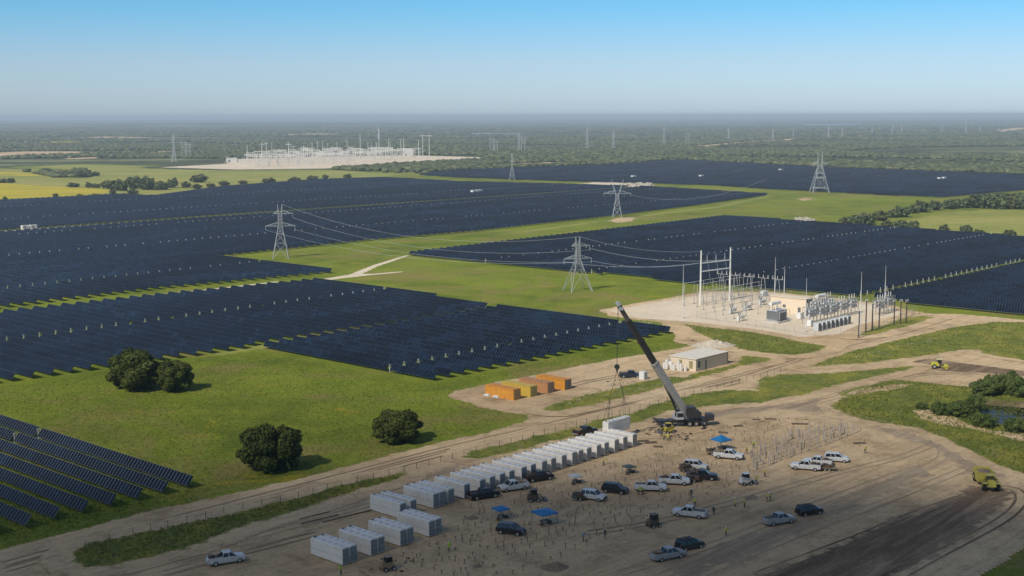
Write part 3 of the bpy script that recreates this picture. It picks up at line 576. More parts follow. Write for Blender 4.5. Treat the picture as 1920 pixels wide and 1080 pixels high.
bt = MB().tube((0, 0, -.1), (0, 0, .7), .07, .04, 6).tube((0, 0, .2), (.4, .1, .8), .04, .015, 5).tube((0, 0, .2), (-.3, .2, .85), .04, .015, 5).mesh('trunk', BARK)
def put_bush(px, pyb, wpx, hpx, lab, kind=bush, grp=None, name='bush', cat='bush'):
    p = at(px, pyb); s = ppm(p); r = wpx / s / 2; k = random.randrange(3)
    return tree(name, p, kind[k], bt, (r, r, hpx / s / 1.5), random.uniform(0, 6), lab, cat, grp)
for a in [(1845, 741, 62, 34, 'green bush at the left end of the thicket beside the pond'), (1880, 738, 56, 42, 'tall green bush left of the middle in the thicket behind the pond'), (1915, 744, 64, 44, 'widest green bush behind the pond at the frame edge'), (1852, 722, 22, 22, 'small light green shrub sticking out above the pond thicket'), (1897, 716, 30, 24, 'upper green shrub at the back of the pond thicket'),
          (1762, 778, 42, 28, 'leftmost low green bush on the near side of the pond'), (1800, 781, 56, 34, 'broad green bush in front of the dark pond water'), (1828, 775, 46, 40, 'taller green bush touching the pond water'), (1842, 800, 54, 30, 'low green bush in front of the pond outlet'), (1902, 810, 50, 30, 'light green bush at the lower edge of the pond'), (1728, 768, 26, 16, 'tiny green bush left of the pond bushes'), (1935, 808, 40, 30, 'green bush cut by the frame edge below the pond')]:
    put_bush(*a[:5], kind=bushbig)
# hedge line and bushes beyond the right-hand block
hl = [(1585, 424, 26, 17), (1602, 422, 30, 20), (1624, 421, 34, 24), (1648, 414, 30, 22), (1673, 408, 22, 16), (1688, 407, 36, 20), (1712, 400, 22, 16), (1728, 398, 34, 22), (1752, 394, 30, 20), (1661, 426, 22, 14), (1689, 430, 32, 18), (1713, 432, 22, 20), (1770, 437, 22, 16), (1812, 437, 26, 16), (1835, 442, 24, 12), (1893, 446, 28, 16), (1782, 392, 30, 20), (1802, 390, 30, 20), (1826, 390, 34, 24), (1850, 391, 34, 28), (1876, 392, 36, 28), (1902, 392, 36, 28), (1925, 393, 34, 28), (1842, 376, 44, 14), (1880, 374, 44, 14), (1912, 376, 40, 16)]
for i, (x, y, w_, h_) in enumerate(hl):
    where = 'in the hedge line between the green fields' if i < 12 or i > 15 else 'behind the right solar block'
    put_bush(x, y, w_ * 1.15, h_, 'olive bush, %s from the left, %s' % (ORD[min(i + 1, 30)], where), kind=gbush if i % 3 else fbush, grp='bushes of the right-hand hedge line')
ml = [(5, 343, 20, 9), (20, 343, 18, 10), (137, 351, 26, 9), (166, 352, 14, 11), (180, 352, 18, 9), (206, 354, 30, 18), (226, 358, 30, 22), (252, 354, 34, 26), (275, 356, 34, 26), (300, 356, 32, 18), (322, 352, 26, 16), (327, 344, 11, 12), (374, 342, 33, 17), (212, 366, 14, 13), (104, 370, 12, 8), (10, 376, 10, 8), (150, 372, 16, 9), (178, 370, 16, 8), (250, 364, 24, 10), (350, 352, 22, 12), (370, 354, 20, 10), (395, 352, 20, 9), (420, 348, 22, 10), (455, 345, 18, 8), (505, 343, 26, 11), (552, 341, 26, 10), (586, 338, 22, 10), (610, 335, 14, 8), (652, 334, 18, 8), (136, 332, 20, 12), (152, 333, 22, 14), (120, 332, 26, 12), (178, 330, 20, 9)]
for i, (x, y, w_, h_) in enumerate(ml):
    put_bush(x, y, w_ * 1.1, h_, 'dark rounded tree alone in the pale meadow' if i == 12 else 'grey green bush, %s from the left, along the far meadow edge' % ORD[min(30, 1 + sorted(range(len(ml)), key=lambda j: ml[j][0]).index(i))], kind=gbush if 4 < i < 12 else fbush, grp=None if i == 12 else 'bushes along the far meadow')
# scrub woodland in the distance: one mass
ico_v = None
def ico():
    p = (1 + 5 ** .5) / 2; V = np.array([(-1, p, 0), (1, p, 0), (-1, -p, 0), (1, -p, 0), (0, -1, p), (0, 1, p), (0, -1, -p), (0, 1, -p), (p, 0, -1), (p, 0, 1), (-p, 0, -1), (-p, 0, 1)], float); V /= np.linalg.norm(V[0])
    F = np.array([(0, 11, 5), (0, 5, 1), (0, 1, 7), (0, 7, 10), (0, 10, 11), (1, 5, 9), (5, 11, 4), (11, 10, 2), (10, 7, 6), (7, 1, 8), (3, 9, 4), (3, 4, 2), (3, 2, 6), (3, 6, 8), (3, 8, 9), (4, 9, 5), (2, 4, 11), (6, 2, 10), (8, 6, 7), (9, 8, 1)]); return V, F
IV, IF = ico()
def blobs(name, P, rad, hr, m, label, jit=0.28):
    n = len(P); V = IV[None] * (1 + rng.normal(0, jit, (n, 12, 1))); V = V * np.stack([rad, rad, hr], 1)[:, None, :]; V[:, :, :2] += P[:, None, :]; V[:, :, 2] += (hr * 0.75)[:, None]; V[:, :, 2] = np.maximum(V[:, :, 2], 0.0)
    F = (IF[None] + 12 * np.arange(n)[:, None, None]).reshape(-1, 3); tint = np.repeat(np.clip(rng.normal(0.45, 0.22, n), 0, 1), 12)
    o = obj_of(name, np_mesh(name, V.reshape(-1, 3), F, m, {'tint': tint})); return tag(o, label, 'trees', kind='stuff')
WOOD_NEAR = [(-150, 318), (0, 321), (60, 325), (105, 333), (165, 333), (165, 319), (62, 312), (130, 307), (302, 313), (425, 305), (430, 297), (600, 292), (765, 289.5), (900, 294), (912, 298), (800, 303), (727, 308), (615, 317.5), (700, 323), (757, 325), (785, 327.5), (860, 319), (1022, 313), (1170, 308), (1255, 299), (1545, 313), (1752, 321), (1920, 327), (2060, 331)]
wp = poly_np(WOOD_NEAR + [(2060, 236), (-150, 240)])
excl = [poly_np(P) for i, P in enumerate(FARSAND)] + [poly_np([(460, 297), (900, 291), (900, 300), (620, 318), (300, 315), (430, 303)])]
def scatter(n, y0, y1, power):
    u = rng.random(n * 3); Y = (y0 ** (1 - power) + u * (y1 ** (1 - power) - y0 ** (1 - power))) ** (1 / (1 - power)); X = rng.uniform(-0.47, 0.47, n * 3) * Y
    P = np.stack([X, Y], 1); k = sdist(P, wp) > 0
    for e in excl: k &= sdist(P, e) < 0
    c = np.sin(P[:, 0] * 0.011 + np.sin(P[:, 1] * .006) * 2) + np.sin(P[:, 1] * 0.008 + P[:, 0] * .003) + rng.normal(0, .5, len(P)); k &= (c > -0.6) & (np.sin(P[:, 0] * .0023 + 1.1 * np.sin(P[:, 1] * .0016)) * np.sin(P[:, 1] * .0029 + .7 * np.sin(P[:, 0] * .0017)) < .62)
    return P[k][:n]
P = scatter(34000, 1250, 3200, 1.6); r = rng.uniform(2.2, 4.6, len(P)); blobs('distant_woodland', P, r * 1.25, r * .62, LEAF_FAR, 'grey green mass of scrub woodland reaching from the solar fields towards the horizon')
P = scatter(26000, 3000, 11000, 1.7); s_ = 1 + (P[:, 1] - 3000) / 4500; r = rng.uniform(2.6, 4.8, len(P)) * s_; blobs('distant_woodland', P, r * 1.6, r * .55 / s_ ** .5, LEAF_FAR, 'hazy far woodland below the horizon')
# weeds and tall grass on the verges
def in_polys(pts, n):
    poly = poly_np(pts); lo, hi = poly.min(0), poly.max(0); P = rng.uniform(lo, hi, (n, 2)); return P[sdist(P, poly) > 0.2]
def tufts(name, P, h, m, label, per=4):
    n = len(P); k = n * per; B_ = np.repeat(P, per, 0) + rng.normal(0, .16, (k, 2)); a = rng.uniform(0, 6.28, k); hh = np.repeat(h * rng.uniform(.5, 1.3, n), per) * rng.uniform(.6, 1.1, k); w_ = hh * .22
    dx = np.cos(a) * w_; dy = np.sin(a) * w_; lx = rng.normal(0, .22, k) * hh; ly = rng.normal(0, .22, k) * hh
    V = np.stack([np.stack([B_[:, 0] - dx, B_[:, 1] - dy, np.zeros(k)], 1), np.stack([B_[:, 0] + dx, B_[:, 1] + dy, np.zeros(k)], 1), np.stack([B_[:, 0] + lx, B_[:, 1] + ly, hh], 1)], 1).reshape(-1, 3)
    tint = np.repeat(np.clip(rng.normal(.5, .25, n), 0, 1), per * 3); o = obj_of(name, np_mesh(name, V, np.arange(3 * k).reshape(-1, 3), m, {'tint': tint})); return tag(o, label, 'grass', kind='stuff')
GT = leaf_mat('verge_grass', (0.06, 0.085, 0.015), (0.13, 0.155, 0.028), (0.25, 0.235, 0.06))
GD = leaf_mat('meadow_grass', (0.055, 0.09, 0.008), (0.105, 0.14, 0.014), (0.19, 0.205, 0.03))
Pg = np.concatenate([in_polys(V1, 16000), in_polys(V2, 12000), in_polys(V4, 6000)]); tufts('tall_grass', Pg, 0.42, GT, 'ragged green grass and weeds on the verges beside the gravel road')
tufts('tall_grass', np.concatenate([in_polys(V3, 5000), in_polys(SE, 16000), in_polys(WEST, 7000), in_polys(V5, 800)]), 0.5, GT, 'yellow green weeds on the rough ground at the right')
near_meadow = [(-100, 745), (0, 725), (475, 658), (800, 722), (1270, 628), (1290, 648), (1000, 702), (850, 732), (840, 745), (985, 782), (820, 828), (598, 885), (393, 932), (383, 915), (0, 788), (-100, 755)]
tufts('meadow_grass', in_polys(near_meadow, 60000), 0.26, GD, 'olive green meadow grass around the oak trees', 3)
tufts('meadow_grass', in_polys([(0, 800), (395, 918), (392, 934), (126, 998), (0, 1030), (-60, 1035), (-60, 790)], 20000), 0.3, GD, 'green grass between the near solar panel rows and along the road', 3)
# ================================================================== lattice towers and power lines
TST = mat('tower_steel', (0.40, 0.42, 0.42), 0.5, 0.2, 0.12, .5)
INS = mat('insulator', (0.35, 0.37, 0.38), 0.3)
def lattice(mb, H, wb, ww, hw, wt, npan, t=0.13):
    def wid(z): return wb + (ww - wb) * z / hw if z < hw else ww + (wt - ww) * (z - hw) / (H - hw)
    zs = [0]; z = 0
    while z < H - 0.5: z += max(1.3, wid(z) * 0.95); zs.append(min(z, H))
    zs[-1] = H; C = lambda z: [(sx * wid(z) / 2, sy * wid(z) / 2, z) for sx, sy in ((-1, -1), (1, -1), (1, 1), (-1, 1))]
    for a, b in zip(zs[:-1], zs[1:]):
        A_, B_ = C(a), C(b)
        for i in range(4):
            j = (i + 1) % 4; mb.tube(A_[i], B_[i], t); mb.tube(A_[i], B_[j], t * .55); mb.tube(A_[j], B_[i], t * .55); mb.tube(B_[i], B_[j], t * .6)
def arm(mb, z, L, w0, side, t=.1, rise=0.0):
    tip = (side * L, 0, z + rise); s = side * w0 / 2
    for y in (-w0 / 2, w0 / 2):
        mb.tube((s, y, z), tip, t); mb.tube((s, y, z + w0 * .9), tip, t)
        for k in (0.33, .66):
            q = lambda zz, f: (s + (tip[0] - s) * f, y * (1 - f), zz + (tip[2] - zz) * f); mb.tube(q(z, k), q(z + w0 * .9, k - .3), t * .6); mb.tube(q(z, k), q(z, k - .3)[:1] + (-y * (1 - k + .3),) + q(z, k - .3)[2:], t * .6)
def insulator_mb(x, z, L=2.0):
    mb = MB()
    for k in range(7): mb.tube((x, 0, z - .15 - k * L / 7), (x, 0, z - .15 - k * L / 7 - .14), .13, .16, 8)
    return mb.tube((x, 0, z), (x, 0, z - L), .04, n=5)
def tower(px, pyb, pyt, kind, lab, az=90.0, grp=None, small=False, wb=None, tk=1.0, name='transmission_tower'):
    p = at(px, pyb); H = hgt(pyb, pyt, px); e = empty(name, p, az2rot(az) - 0.0, lab, 'pylon', grp); t = (0.13 if H < 30 else .16) * tk; wb = wb or H * .27
    b = MB()
    if kind == 'horn':
        lattice(b, H * .86, wb, H * .075, H * .58, H * .065, 0, t); b.build('body', TST, e)
        for s in (-1, 1):
            a = MB(); arm(a, H * .60, H * .275, H * .075, s, t * .8); a.build('crossarm', TST, e); a = MB(); arm(a, H * .83, H * (.24 if s > 0 else .12), H * .07, s, t * .8); a.build('crossarm', TST, e)
            a = MB(); lat = H * .035; a.tube((s * lat, -.3, H * .84), (s * lat * 1.2, 0, H), t); a.tube((s * lat, .3, H * .84), (s * lat * 1.2, 0, H), t); a.tube((s * lat - .6 * s, 0, H * .84), (s * lat * 1.2, 0, H), t * .8); a.build('peak', TST, e)
            insulator_mb(s * H * .27, H * .60).build('insulator', INS, e)
            if s > 0: insulator_mb(s * H * .235, H * .83).build('insulator', INS, e)
    elif kind == 'vee':
        lattice(b, H * .60, wb, H * .07, H * .5, H * .09, 0, t); b.build('body', TST, e)
        for s in (-1, 1):
            a = MB(); arm(a, H * .62, H * .36, H * .09, s, t * .8, rise=-.1); a.build('crossarm', TST, e)
            a = MB()
            for y in (-.5, .5):
                a.tube((s * .6, y, H * .60), (s * H * .155, y * .3, H * .98), t); a.tube((s * H * .05, y, H * .60), (s * H * .125, y * .3, H * .85), t * .7)
                for k in range(5): f = k / 5; a.tube((s * (.6 + f * H * .1), y, H * (.60 + .3 * f)), (s * (H * .05 + f * H * .085), -y * .6, H * (.62 + .3 * f)), t * .5)
            a.build('peak', TST, e); insulator_mb(s * H * .34, H * .61).build('insulator', INS, e); insulator_mb(s * H * .18, H * .60, 1.5).build('insulator', INS, e)
    elif kind == 'frame':
        lattice(b, H * .66, wb, H * .10, H * .64, H * .10, 0, t)
        for z in (.12, .36, .48): ww = wb + (H * .10 - wb) * z / .64; [b.tube((-ww / 2, y * ww / 2, H * z), (ww / 2, y * ww / 2, H * z), t * 1.3) for y in (-1, 1)]
        b.build('body', TST, e); a = MB()
        for s in (-1, 1): a.tube((s * H * .05, 0, H * .64), (s * H * .06, 0, H), t * 1.2); a.tube((s * H * .02, 0, H * .64), (s * H * .055, 0, H * .9), t)
        a.tube((-H * .06, 0, H * .9), (H * .06, 0, H * .9), t); a.build('peak', TST, e)
        for s in (-1, 1): a = MB(); arm(a, H * .70, H * .20, H * .08, s, t * .8); a.build('crossarm', TST, e)
    elif kind == 'slim':
        lattice(b, H, wb, H * .05, H * .5, H * .03, 0, t)
        for z, L in ((.72, .14), (.84, .11), (.95, .08)): b.tube((-H * L, 0, H * z), (H * L, 0, H * z), t * 1.2)
        b.build('body', TST, e)
    elif kind == 'hframe':
        for s in (-1, 1): b.tube((s * H * .11, 0, 0), (s * H * .10, 0, H), t * 2.0, t * 1.6, 6)
        b.tube((-H * .26, 0, H * .88), (H * .26, 0, H * .88), t * 1.5); b.tube((-H * .11, 0, H * .35), (H * .10, 0, H * .85), t * .8); b.tube((H * .11, 0, H * .35), (-H * .10, 0, H * .85), t * .8); b.build('body', TST, e)
    e['tower_height'] = H; return e
T1 = tower(527, 484, 382, 'horn', 'tall grey lattice tower standing at the left tip of the grass strip', az=84, wb=7.6, tk=1.15)
T2 = tower(1083, 546, 444, 'horn', 'grey lattice tower with spread legs on the green field left of the substation', az=70, wb=9.0, tk=1.0)
T3 = tower(1157, 408, 335, 'vee', 'grey lattice tower with two outward horns on the grass strip in the middle', az=92, wb=6.2, tk=1.3)
T4 = tower(1536, 361, 286, 'frame', 'wide-legged steel tower at the right between the far solar blocks', az=90, wb=14.5, tk=1.5)
tower(960, 338, 288, 'slim', 'slender lattice tower at the front edge of the farthest solar block', wb=6.5, tk=1.5)
FT = [(327, 304, 251, 'slim'), (345, 296, 262, 'hframe'), (354, 297, 266, 'hframe'), (922, 286, 257, 'hframe'), (930, 287, 262, 'hframe'), (973, 286, 250, 'slim'), (981, 283, 254, 'hframe'), (1101, 281, 238, 'slim'), (1150, 281, 246, 'slim'), (1245, 272, 235, 'slim'), (1289, 274, 249, 'hframe'), (1366, 263, 240, 'slim'), (1449, 262, 243, 'slim'), (1487, 258, 243, 'slim'), (1553, 257, 237, 'slim'), (1579, 256, 240, 'slim'), (1635, 252, 240, 'slim'), (1673, 250, 234, 'slim'), (1691, 249, 236, 'slim'), (1766, 248, 236, 'slim'), (1811, 248, 227, 'slim'), (1837, 248, 238, 'slim'), (1872, 246, 236, 'slim'), (643, 236, 228, 'slim'), (710, 262, 236, 'slim')]
FT.sort()
for i, (x, b_, t_, k) in enumerate(FT): tower(x, b_, t_, k, 'hazy power line tower on the horizon side, %s from the left' % ORD[i + 1], wb=None if k != 'slim' else max(4, hgt(b_, t_, x) * .17), grp='distant power line towers', tk=2.2 if b_ > 270 else 3.0)
WIRE = mat('wire', (0.55, 0.57, 0.58), 0.4, 0.4, 0.05)
def wires(name, pts, r, sag, lab, n=14, grp=None, cat='cable'):
    mb = MB()
    for a, b in pts:
        a = Vector(a); b = Vector(b); pr = a
        for i in range(1, n + 1):
            f = i / n; q = a.lerp(b, f) - Vector((0, 0, sag * 4 * f * (1 - f))); mb.tube(pr, q, r, n=4, cap=False); pr = q
    return tag(mb.build(name, WIRE), lab, cat, grp)
def tip(T, x, z): H = T['tower_height']; a = T.rotation_euler[2]; return Vector((T.location.x + math.cos(a) * x * H, T.location.y + math.sin(a) * x * H, z * H))
gl = at(1313, 571); gr = at(1368, 563)
for k, (x, z, nm) in enumerate(((.27, .53, 'lowest'), (-.27, .53, 'second'), (.235, .75, 'third'), (.04, 1.0, 'topmost'))):
    wires('power_line', [(tip(T1, x, z), tip(T2, -x if k == 1 else x * .9, z))], .045, 5.0 + k, '%s grey wire hanging from the left grass tower to the middle tower' % nm, grp='wires between the two nearest towers')
for k, nm in enumerate(('left', 'middle', 'right')):
    q = gl.lerp(gr, (k + .7) / 3.3); q.z = 15.3; wires('power_line', [(tip(T2, (.26, -.26, .235)[k], (.55, .55, .78)[k]), q)], .05, 2.2, '%s grey wire running from the middle tower to the substation gantry' % nm)
q = gl.copy(); q.z = 19.2; wires('power_line', [(tip(T2, .04, 1.0), q)], .035, 2.0, 'thin top wire from the tower peak to the top of the substation gantry')
wires('power_line', [(tip(T3, .34, .58), at(1435, 430) + Vector((0, 0, 30)))], .05, 7, 'grey wire leaving the horned tower towards the right')
# ================================================================== substation beside the road
WHITE = mat('white_paint', (0.74, 0.74, 0.71), 0.5, var=.06, scale=2, dirt=(0.55, 0.52, 0.45)); TGREY = mat('transformer_grey', (0.50, 0.52, 0.53), 0.5, var=.12, scale=1.5); DGREY = mat('dark_grey', (0.10, 0.105, 0.11), 0.6, var=.2)
BEIGE = mat('beige_cladding', (0.70, 0.58, 0.43), 0.7, var=.06, scale=.8, dirt=(0.62, 0.51, 0.38)); WOODP = mat('dark_pole', (0.055, 0.045, 0.038), 0.8, var=.3); PORC = mat('porcelain', (0.62, 0.60, 0.56), 0.3); CONC = mat('concrete', (0.5, 0.47, 0.42), 0.9)
def sub(name, p, lab, cat, grp=None, rz=ROTB): return empty(name, (p.x, p.y, 0.035), rz, lab, cat, grp)
paint0 = mat('shade_brown', (.22, .16, .11), .8)  # brown that stands in for shade on the control building end wall
# gantry
L_ = (gr - gl).length; g = sub('steel_gantry', gl, 'tall pale steel gantry with two posts and two crossbeams at the left of the substation', 'gantry', rz=math.atan2(gr.y - gl.y, gr.x - gl.x))
for x in (0, L_): MB().tube((x, 0, 0), (x, 0, 19.6), .38, .24, 10).build('post', MARK, g)
for z in (15.0, 12.0): MB().box(L_ / 2, 0, z, L_, .35, .42).build('crossbeam', MARK, g)
for k in range(3):
    x = L_ * (.2 + .3 * k); mb = MB(); [mb.tube((x, 0, 15.2 + .3 * i), (x, 0, 15.35 + .3 * i), .13, .2, 8) for i in range(8)]; mb.tube((x, 0, 15.1), (x, 0, 17.9), .07, n=6).build('insulator', INS, g)
    wires('jumper_wire', [(tuple(gl.lerp(gr, (.2 + .3 * k)) + Vector((0, 0, 17.6))), tuple(gl.lerp(gr, (.2 + .3 * k)) + Vector((1.5, -1.5, 7.0))))], .04, .8, '%s thin drop wire hanging below the gantry crossbeam' % ('left', 'middle', 'right')[k], 8)
for i, (x, b_, t_) in enumerate([(1280, 597, 497), (1452, 571, 483), (1470, 560, 500), (1510, 622, 523), (1612, 628, 511), (1658, 590, 500)]):
    H = hgt(b_, t_, x); e = sub('lightning_mast', at(x, b_), 'slim pale lightning mast, %s from the left around the substation' % ORD[i + 1], 'mast'); MB().tube((0, 0, 0), (0, 0, H * .6), .16, .12, 8).tube((0, 0, H * .6), (0, 0, H), .09, .04, 6).build('pole', MARK, e); MB().box(0, 0, .15, .8, .8, .3).build('footing', CONC, e)
# bus supports
def support_meshes(H):
    a = MB().box(0, 0, .15, .5, .5, .3).tube((0, 0, .3), (0, 0, H * .68), .09, .09, 6).mesh('post', STEEL); b = MB()
    for i in range(7): b.tube((0, 0, H * .68 + i * H * .045), (0, 0, H * .68 + (i + .6) * H * .045), .07, .12, 8)
    return a, b.mesh('insulator', PORC)
SM = {h: support_meshes(h) for h in (4.5, 6.5, 8.0)}; nsup = 0
for li, (u, h, v0, v1, st) in enumerate([(-268, 8.0, 384, 420, 6), (-262.5, 8.0, 384, 420, 6), (-257, 6.5, 380, 416, 6), (-251, 6.5, 378, 408, 6), (-245, 4.5, 374, 404, 6), (-238, 4.5, 370, 400, 7.5), (-231, 4.5, 384, 405, 7)]):
    n = int((v1 - v0) / st) + 1; pts = []
    for i in range(n):
        p = UV(u, v0 + i * st, .035); e = empty('bus_support', p, ROTB, 'thin steel post with a ribbed insulator holding up the substation pipework', 'insulator post', 'insulator posts of the substation'); obj_of('post', SM[h][0], e); obj_of('insulator', SM[h][1], e)
    if li < 5:
        tag(MB().tube(UV(u, v0 - 1, h + .12), UV(u, v0 + (n - 1) * st + 1, h + .12), .06, n=8).build('bus_pipe', MARK), 'straight pale metal pipe on insulator posts, %s line from the back of the substation' % ORD[li + 1], 'busbar', 'metal pipes above the substation posts')
# fine pipes on the far side
for k in range(5):
    p = UV(-272 + 6 * k, 414, .035); e = empty('steel_a_frame', p, ROTB + math.pi / 2, 'pale A-shaped steel frame, %s along the back of the substation' % ORD[k + 1], 'steel frame', 'A-shaped steel frames'); mb = MB()
    for s in (-1, 1): mb.tube((s * 1.6, 0, 0), (s * .5, 0, 8.4), .12, n=5)
    mb.tube((-2.4, 0, 8.4), (2.4, 0, 8.4), .13).tube((-1.1, 0, 4), (1.1, 0, 4), .08); mb.build('frame', STEEL, e)
    for s in (-2, 0, 2): MB().tube((s, 0, 8.5), (s, 0, 9.6), .12, .08, 8).build('insulator', PORC, e)
def transformer(p, W, D_, H, lab):
    e = sub('transformer', p, lab, 'transformer'); MB().box(0, 0, .25, W * 1.15, D_ * 1.3, .5).build('plinth', CONC, e); MB().box(0, 0, .5 + H * .36, W * .62, D_ * .6, H * .72, top=.97).build('tank', TGREY, e, bevel=.05)
    for sx in (-1, 1):
        r_ = MB(); [r_.box(sx * W * .40, -D_ * .42 + i * D_ * .84 / 11, .5 + H * .40, W * .17, .07, H * .62) for i in range(12)]; r_.box(sx * W * .40, 0, .5 + H * .72, W * .15, D_ * .86, .16); r_.build('radiator', TGREY, e)
    r_ = MB(); [r_.box(-W * .28 + i * W * .56 / 9, -D_ * .42, .5 + H * .36, .07, D_ * .2, H * .55) for i in range(10)]; r_.build('radiator', STEEL, e)
    MB().tube((-W * .45, D_ * .15, H * 1.28), (W * .42, D_ * .15, H * 1.28), .62, n=14).tube((-W * .2, D_ * .15, H * .7), (-W * .2, D_ * .15, H * 1.2), .12).tube((W * .2, D_ * .15, H * .7), (W * .2, D_ * .15, H * 1.2), .12).build('oil_tank', WHITE, e)
    for k in range(3):
        x = (-.22 + .22 * k) * W; mb = MB(); [mb.tube((x, -D_ * .1, .5 + H * .72 + .2 * i), (x, -D_ * .14, .5 + H * .72 + .2 * i + .12), .2 - .01 * i, .12, 8) for i in range(8)]; mb.tube((x, -D_ * .1, H * .8), (x, -D_ * .16, H * 1.15 + 1), .06); mb.build('bushing', PORC, e)
    return e
transformer(at(1456, 603), 6.6, 4.6, 4.8, 'pale grey transformer with cooling fins at the front of the substation'); transformer(at(1541, 588), 6.2, 4.6, 4.8, 'pale grey transformer behind the row of cabinets at the right of the substation')
# control building
def building(name, p, Lx, Ly, H, body, roofm, lab, rz=ROTB, over=.25):
    e = empty(name, (p.x, p.y, .02), rz, lab, 'building'); mb = MB()
    mb.box(Lx / 2, Ly / 2, H / 2, Lx, Ly, H); mb.build('wall', body, e); rf = MB().box(Lx / 2, Ly / 2, H + .1, Lx + over * 2, Ly + over * 2, .2); rf.build('roof', roofm, e); return e
cb = building('control_building', at(1511, 590), 4.2, 14.0, 5.2, BEIGE, BEIGE, 'tan control building in the middle of the substation')
MB().box(0, 2.6, 1.1, .1, 1.1, 2.2).build('door', DGREY, cb); MB().box(0, 8.5, 2.2, .1, 1.2, 1.0).build('window', DGREY, cb); MB().box(2, -.03, 1.1, 1.0, .1, 2.2).build('door', DGREY, cb)
MB().box(2.1, -.05, 2.6, 4.1, .04, 5.0).build('painted_shade', paint0, cb)  # dark sheet over the end wall, its shade put into the colour
# cabinets
cab_b = MB().box(0, 0, 1.35, 1.7, 1.9, 2.6).mesh('cabinet_body', TGREY, bevel=.04); cab_f = MB().box(.0, -.97, 1.35, 1.5, .06, 2.2).mesh('louvre_door', DGREY); cab_p = MB().box(-1.05, -.9, 1.5, .22, .22, 3.0).mesh('frame_post', MARK)
for k in range(8):
    e = empty('equipment_cabinet', UV(-204.5, 366 + k * 2.75, .035), ROTB, 'grey equipment cabinet with louvred front, %s from the near end of the substation row' % ORD[k + 1], 'cabinet', 'row of grey substation cabinets'); obj_of('cabinet_body', cab_b, e); obj_of('louvre_door', cab_f, e); obj_of('frame_post', cab_p, e)
# capacitor racks
for k, (v, u) in enumerate([(392, -214), (399, -214), (406, -214), (396, -222), (404, -222), (378, -214), (385, -214), (411, -206), (419, -207)]):
    e = empty('capacitor_rack', UV(u, v, .035), ROTB, 'tall grey rack of capacitor cans, %s in the right substation half' % ORD[k + 1], 'capacitor rack', 'grey capacitor racks'); fr = MB()
    for x in (-2.3, 0, 2.3):
        for y in (-1.4, 1.4): fr.tube((x, y, 0), (x, y, 5.6), .1, n=4)
    for z in (2.4, 3.8, 5.4):
        for y in (-1.4, 1.4): fr.tube((-2.4, y, z), (2.4, y, z), .09)
        for x in (-2.3, 0, 2.3): fr.tube((x, -1.4, z), (x, 1.4, z), .07)
    fr.build('frame', STEEL, e); cn = MB(); [cn.box(-1.9 + .55 * i, y, z + .45, .3, .5, .8) for i in range(8) for y in (-.8, .8) for z in (2.5, 3.9)]; cn.build('capacitor_bank', TGREY, e); [MB().tube((x, 0, 5.5), (x, 0, 7.0), .16, .1, 8).build('insulator', PORC, e) for x in (-1.8, 0, 1.8)]
for k, (x, b_) in enumerate([(1390, 602), (1375, 588), (1402, 582), (1430, 572)]):
    e = sub('circuit_breaker', at(x, b_), 'low circuit breaker with three leaning bushings, %s of the substation breakers' % ORD[k + 1], 'circuit breaker', 'substation circuit breakers'); MB().box(0, 0, 1.3, 2.8, .9, .8).box(-1.1, 0, .45, .15, .15, .9).box(1.1, 0, .45, .15, .15, .9).box(-1.9, 0, 1.0, .8, .8, 1.6).build('housing', WHITE if k == 0 else TGREY, e)
    for j in (-.9, 0, .9):
        for s in (-1, 1): MB().tube((j, s * .2, 1.7), (j, s * .9, 3.3), .17, .10, 8).build('bushing', DGREY if s > 0 else PORC, e)
for i, (x, b_, t_) in enumerate([(1623, 624, 566), (1635, 621, 572), (1648, 616, 566), (1676, 610, 566), (1688, 608, 566), (1699, 607, 566), (1610, 634, 585)]):
    e = sub('dark_pole', at(x, b_), 'dark brown riser pole, %s of the line at the right end of the substation' % ORD[i + 1], 'pole', 'dark riser poles'); H = hgt(b_, t_, x); MB().tube((0, 0, 0), (0, 0, H), .22, .17, 8).build('post', WOODP, e); MB().tube((-.9, 0, H * .96), (.9, 0, H * .96), .08).tube((-.8, 0, H * .96), (-.8, 0, H + .5), .1, .06, 6).tube((.8, 0, H * .96), (.8, 0, H + .5), .1, .06, 6).tube((.0, 0, H * .96), (.0, 0, H + .5), .1, .06, 6).build('cable_head', PORC, e)
for k, (x, b_, w_) in enumerate([(1432, 556, 3.6), (1500, 598, 2.2), (1560, 574, 3.0), (1519, 612, 2.0)]):
    e = sub('switch_kiosk', at(x, b_), 'small white switch cabinet, %s among the substation posts' % ORD[k + 1], 'cabinet', 'small white substation cabinets'); MB().box(0, 0, 1.1, w_, 1.6, 2.0).build('body', WHITE, e, bevel=.04); MB().box(0, -.82, 1.1, w_ * .4, .05, 1.7).build('door', TGREY, e)
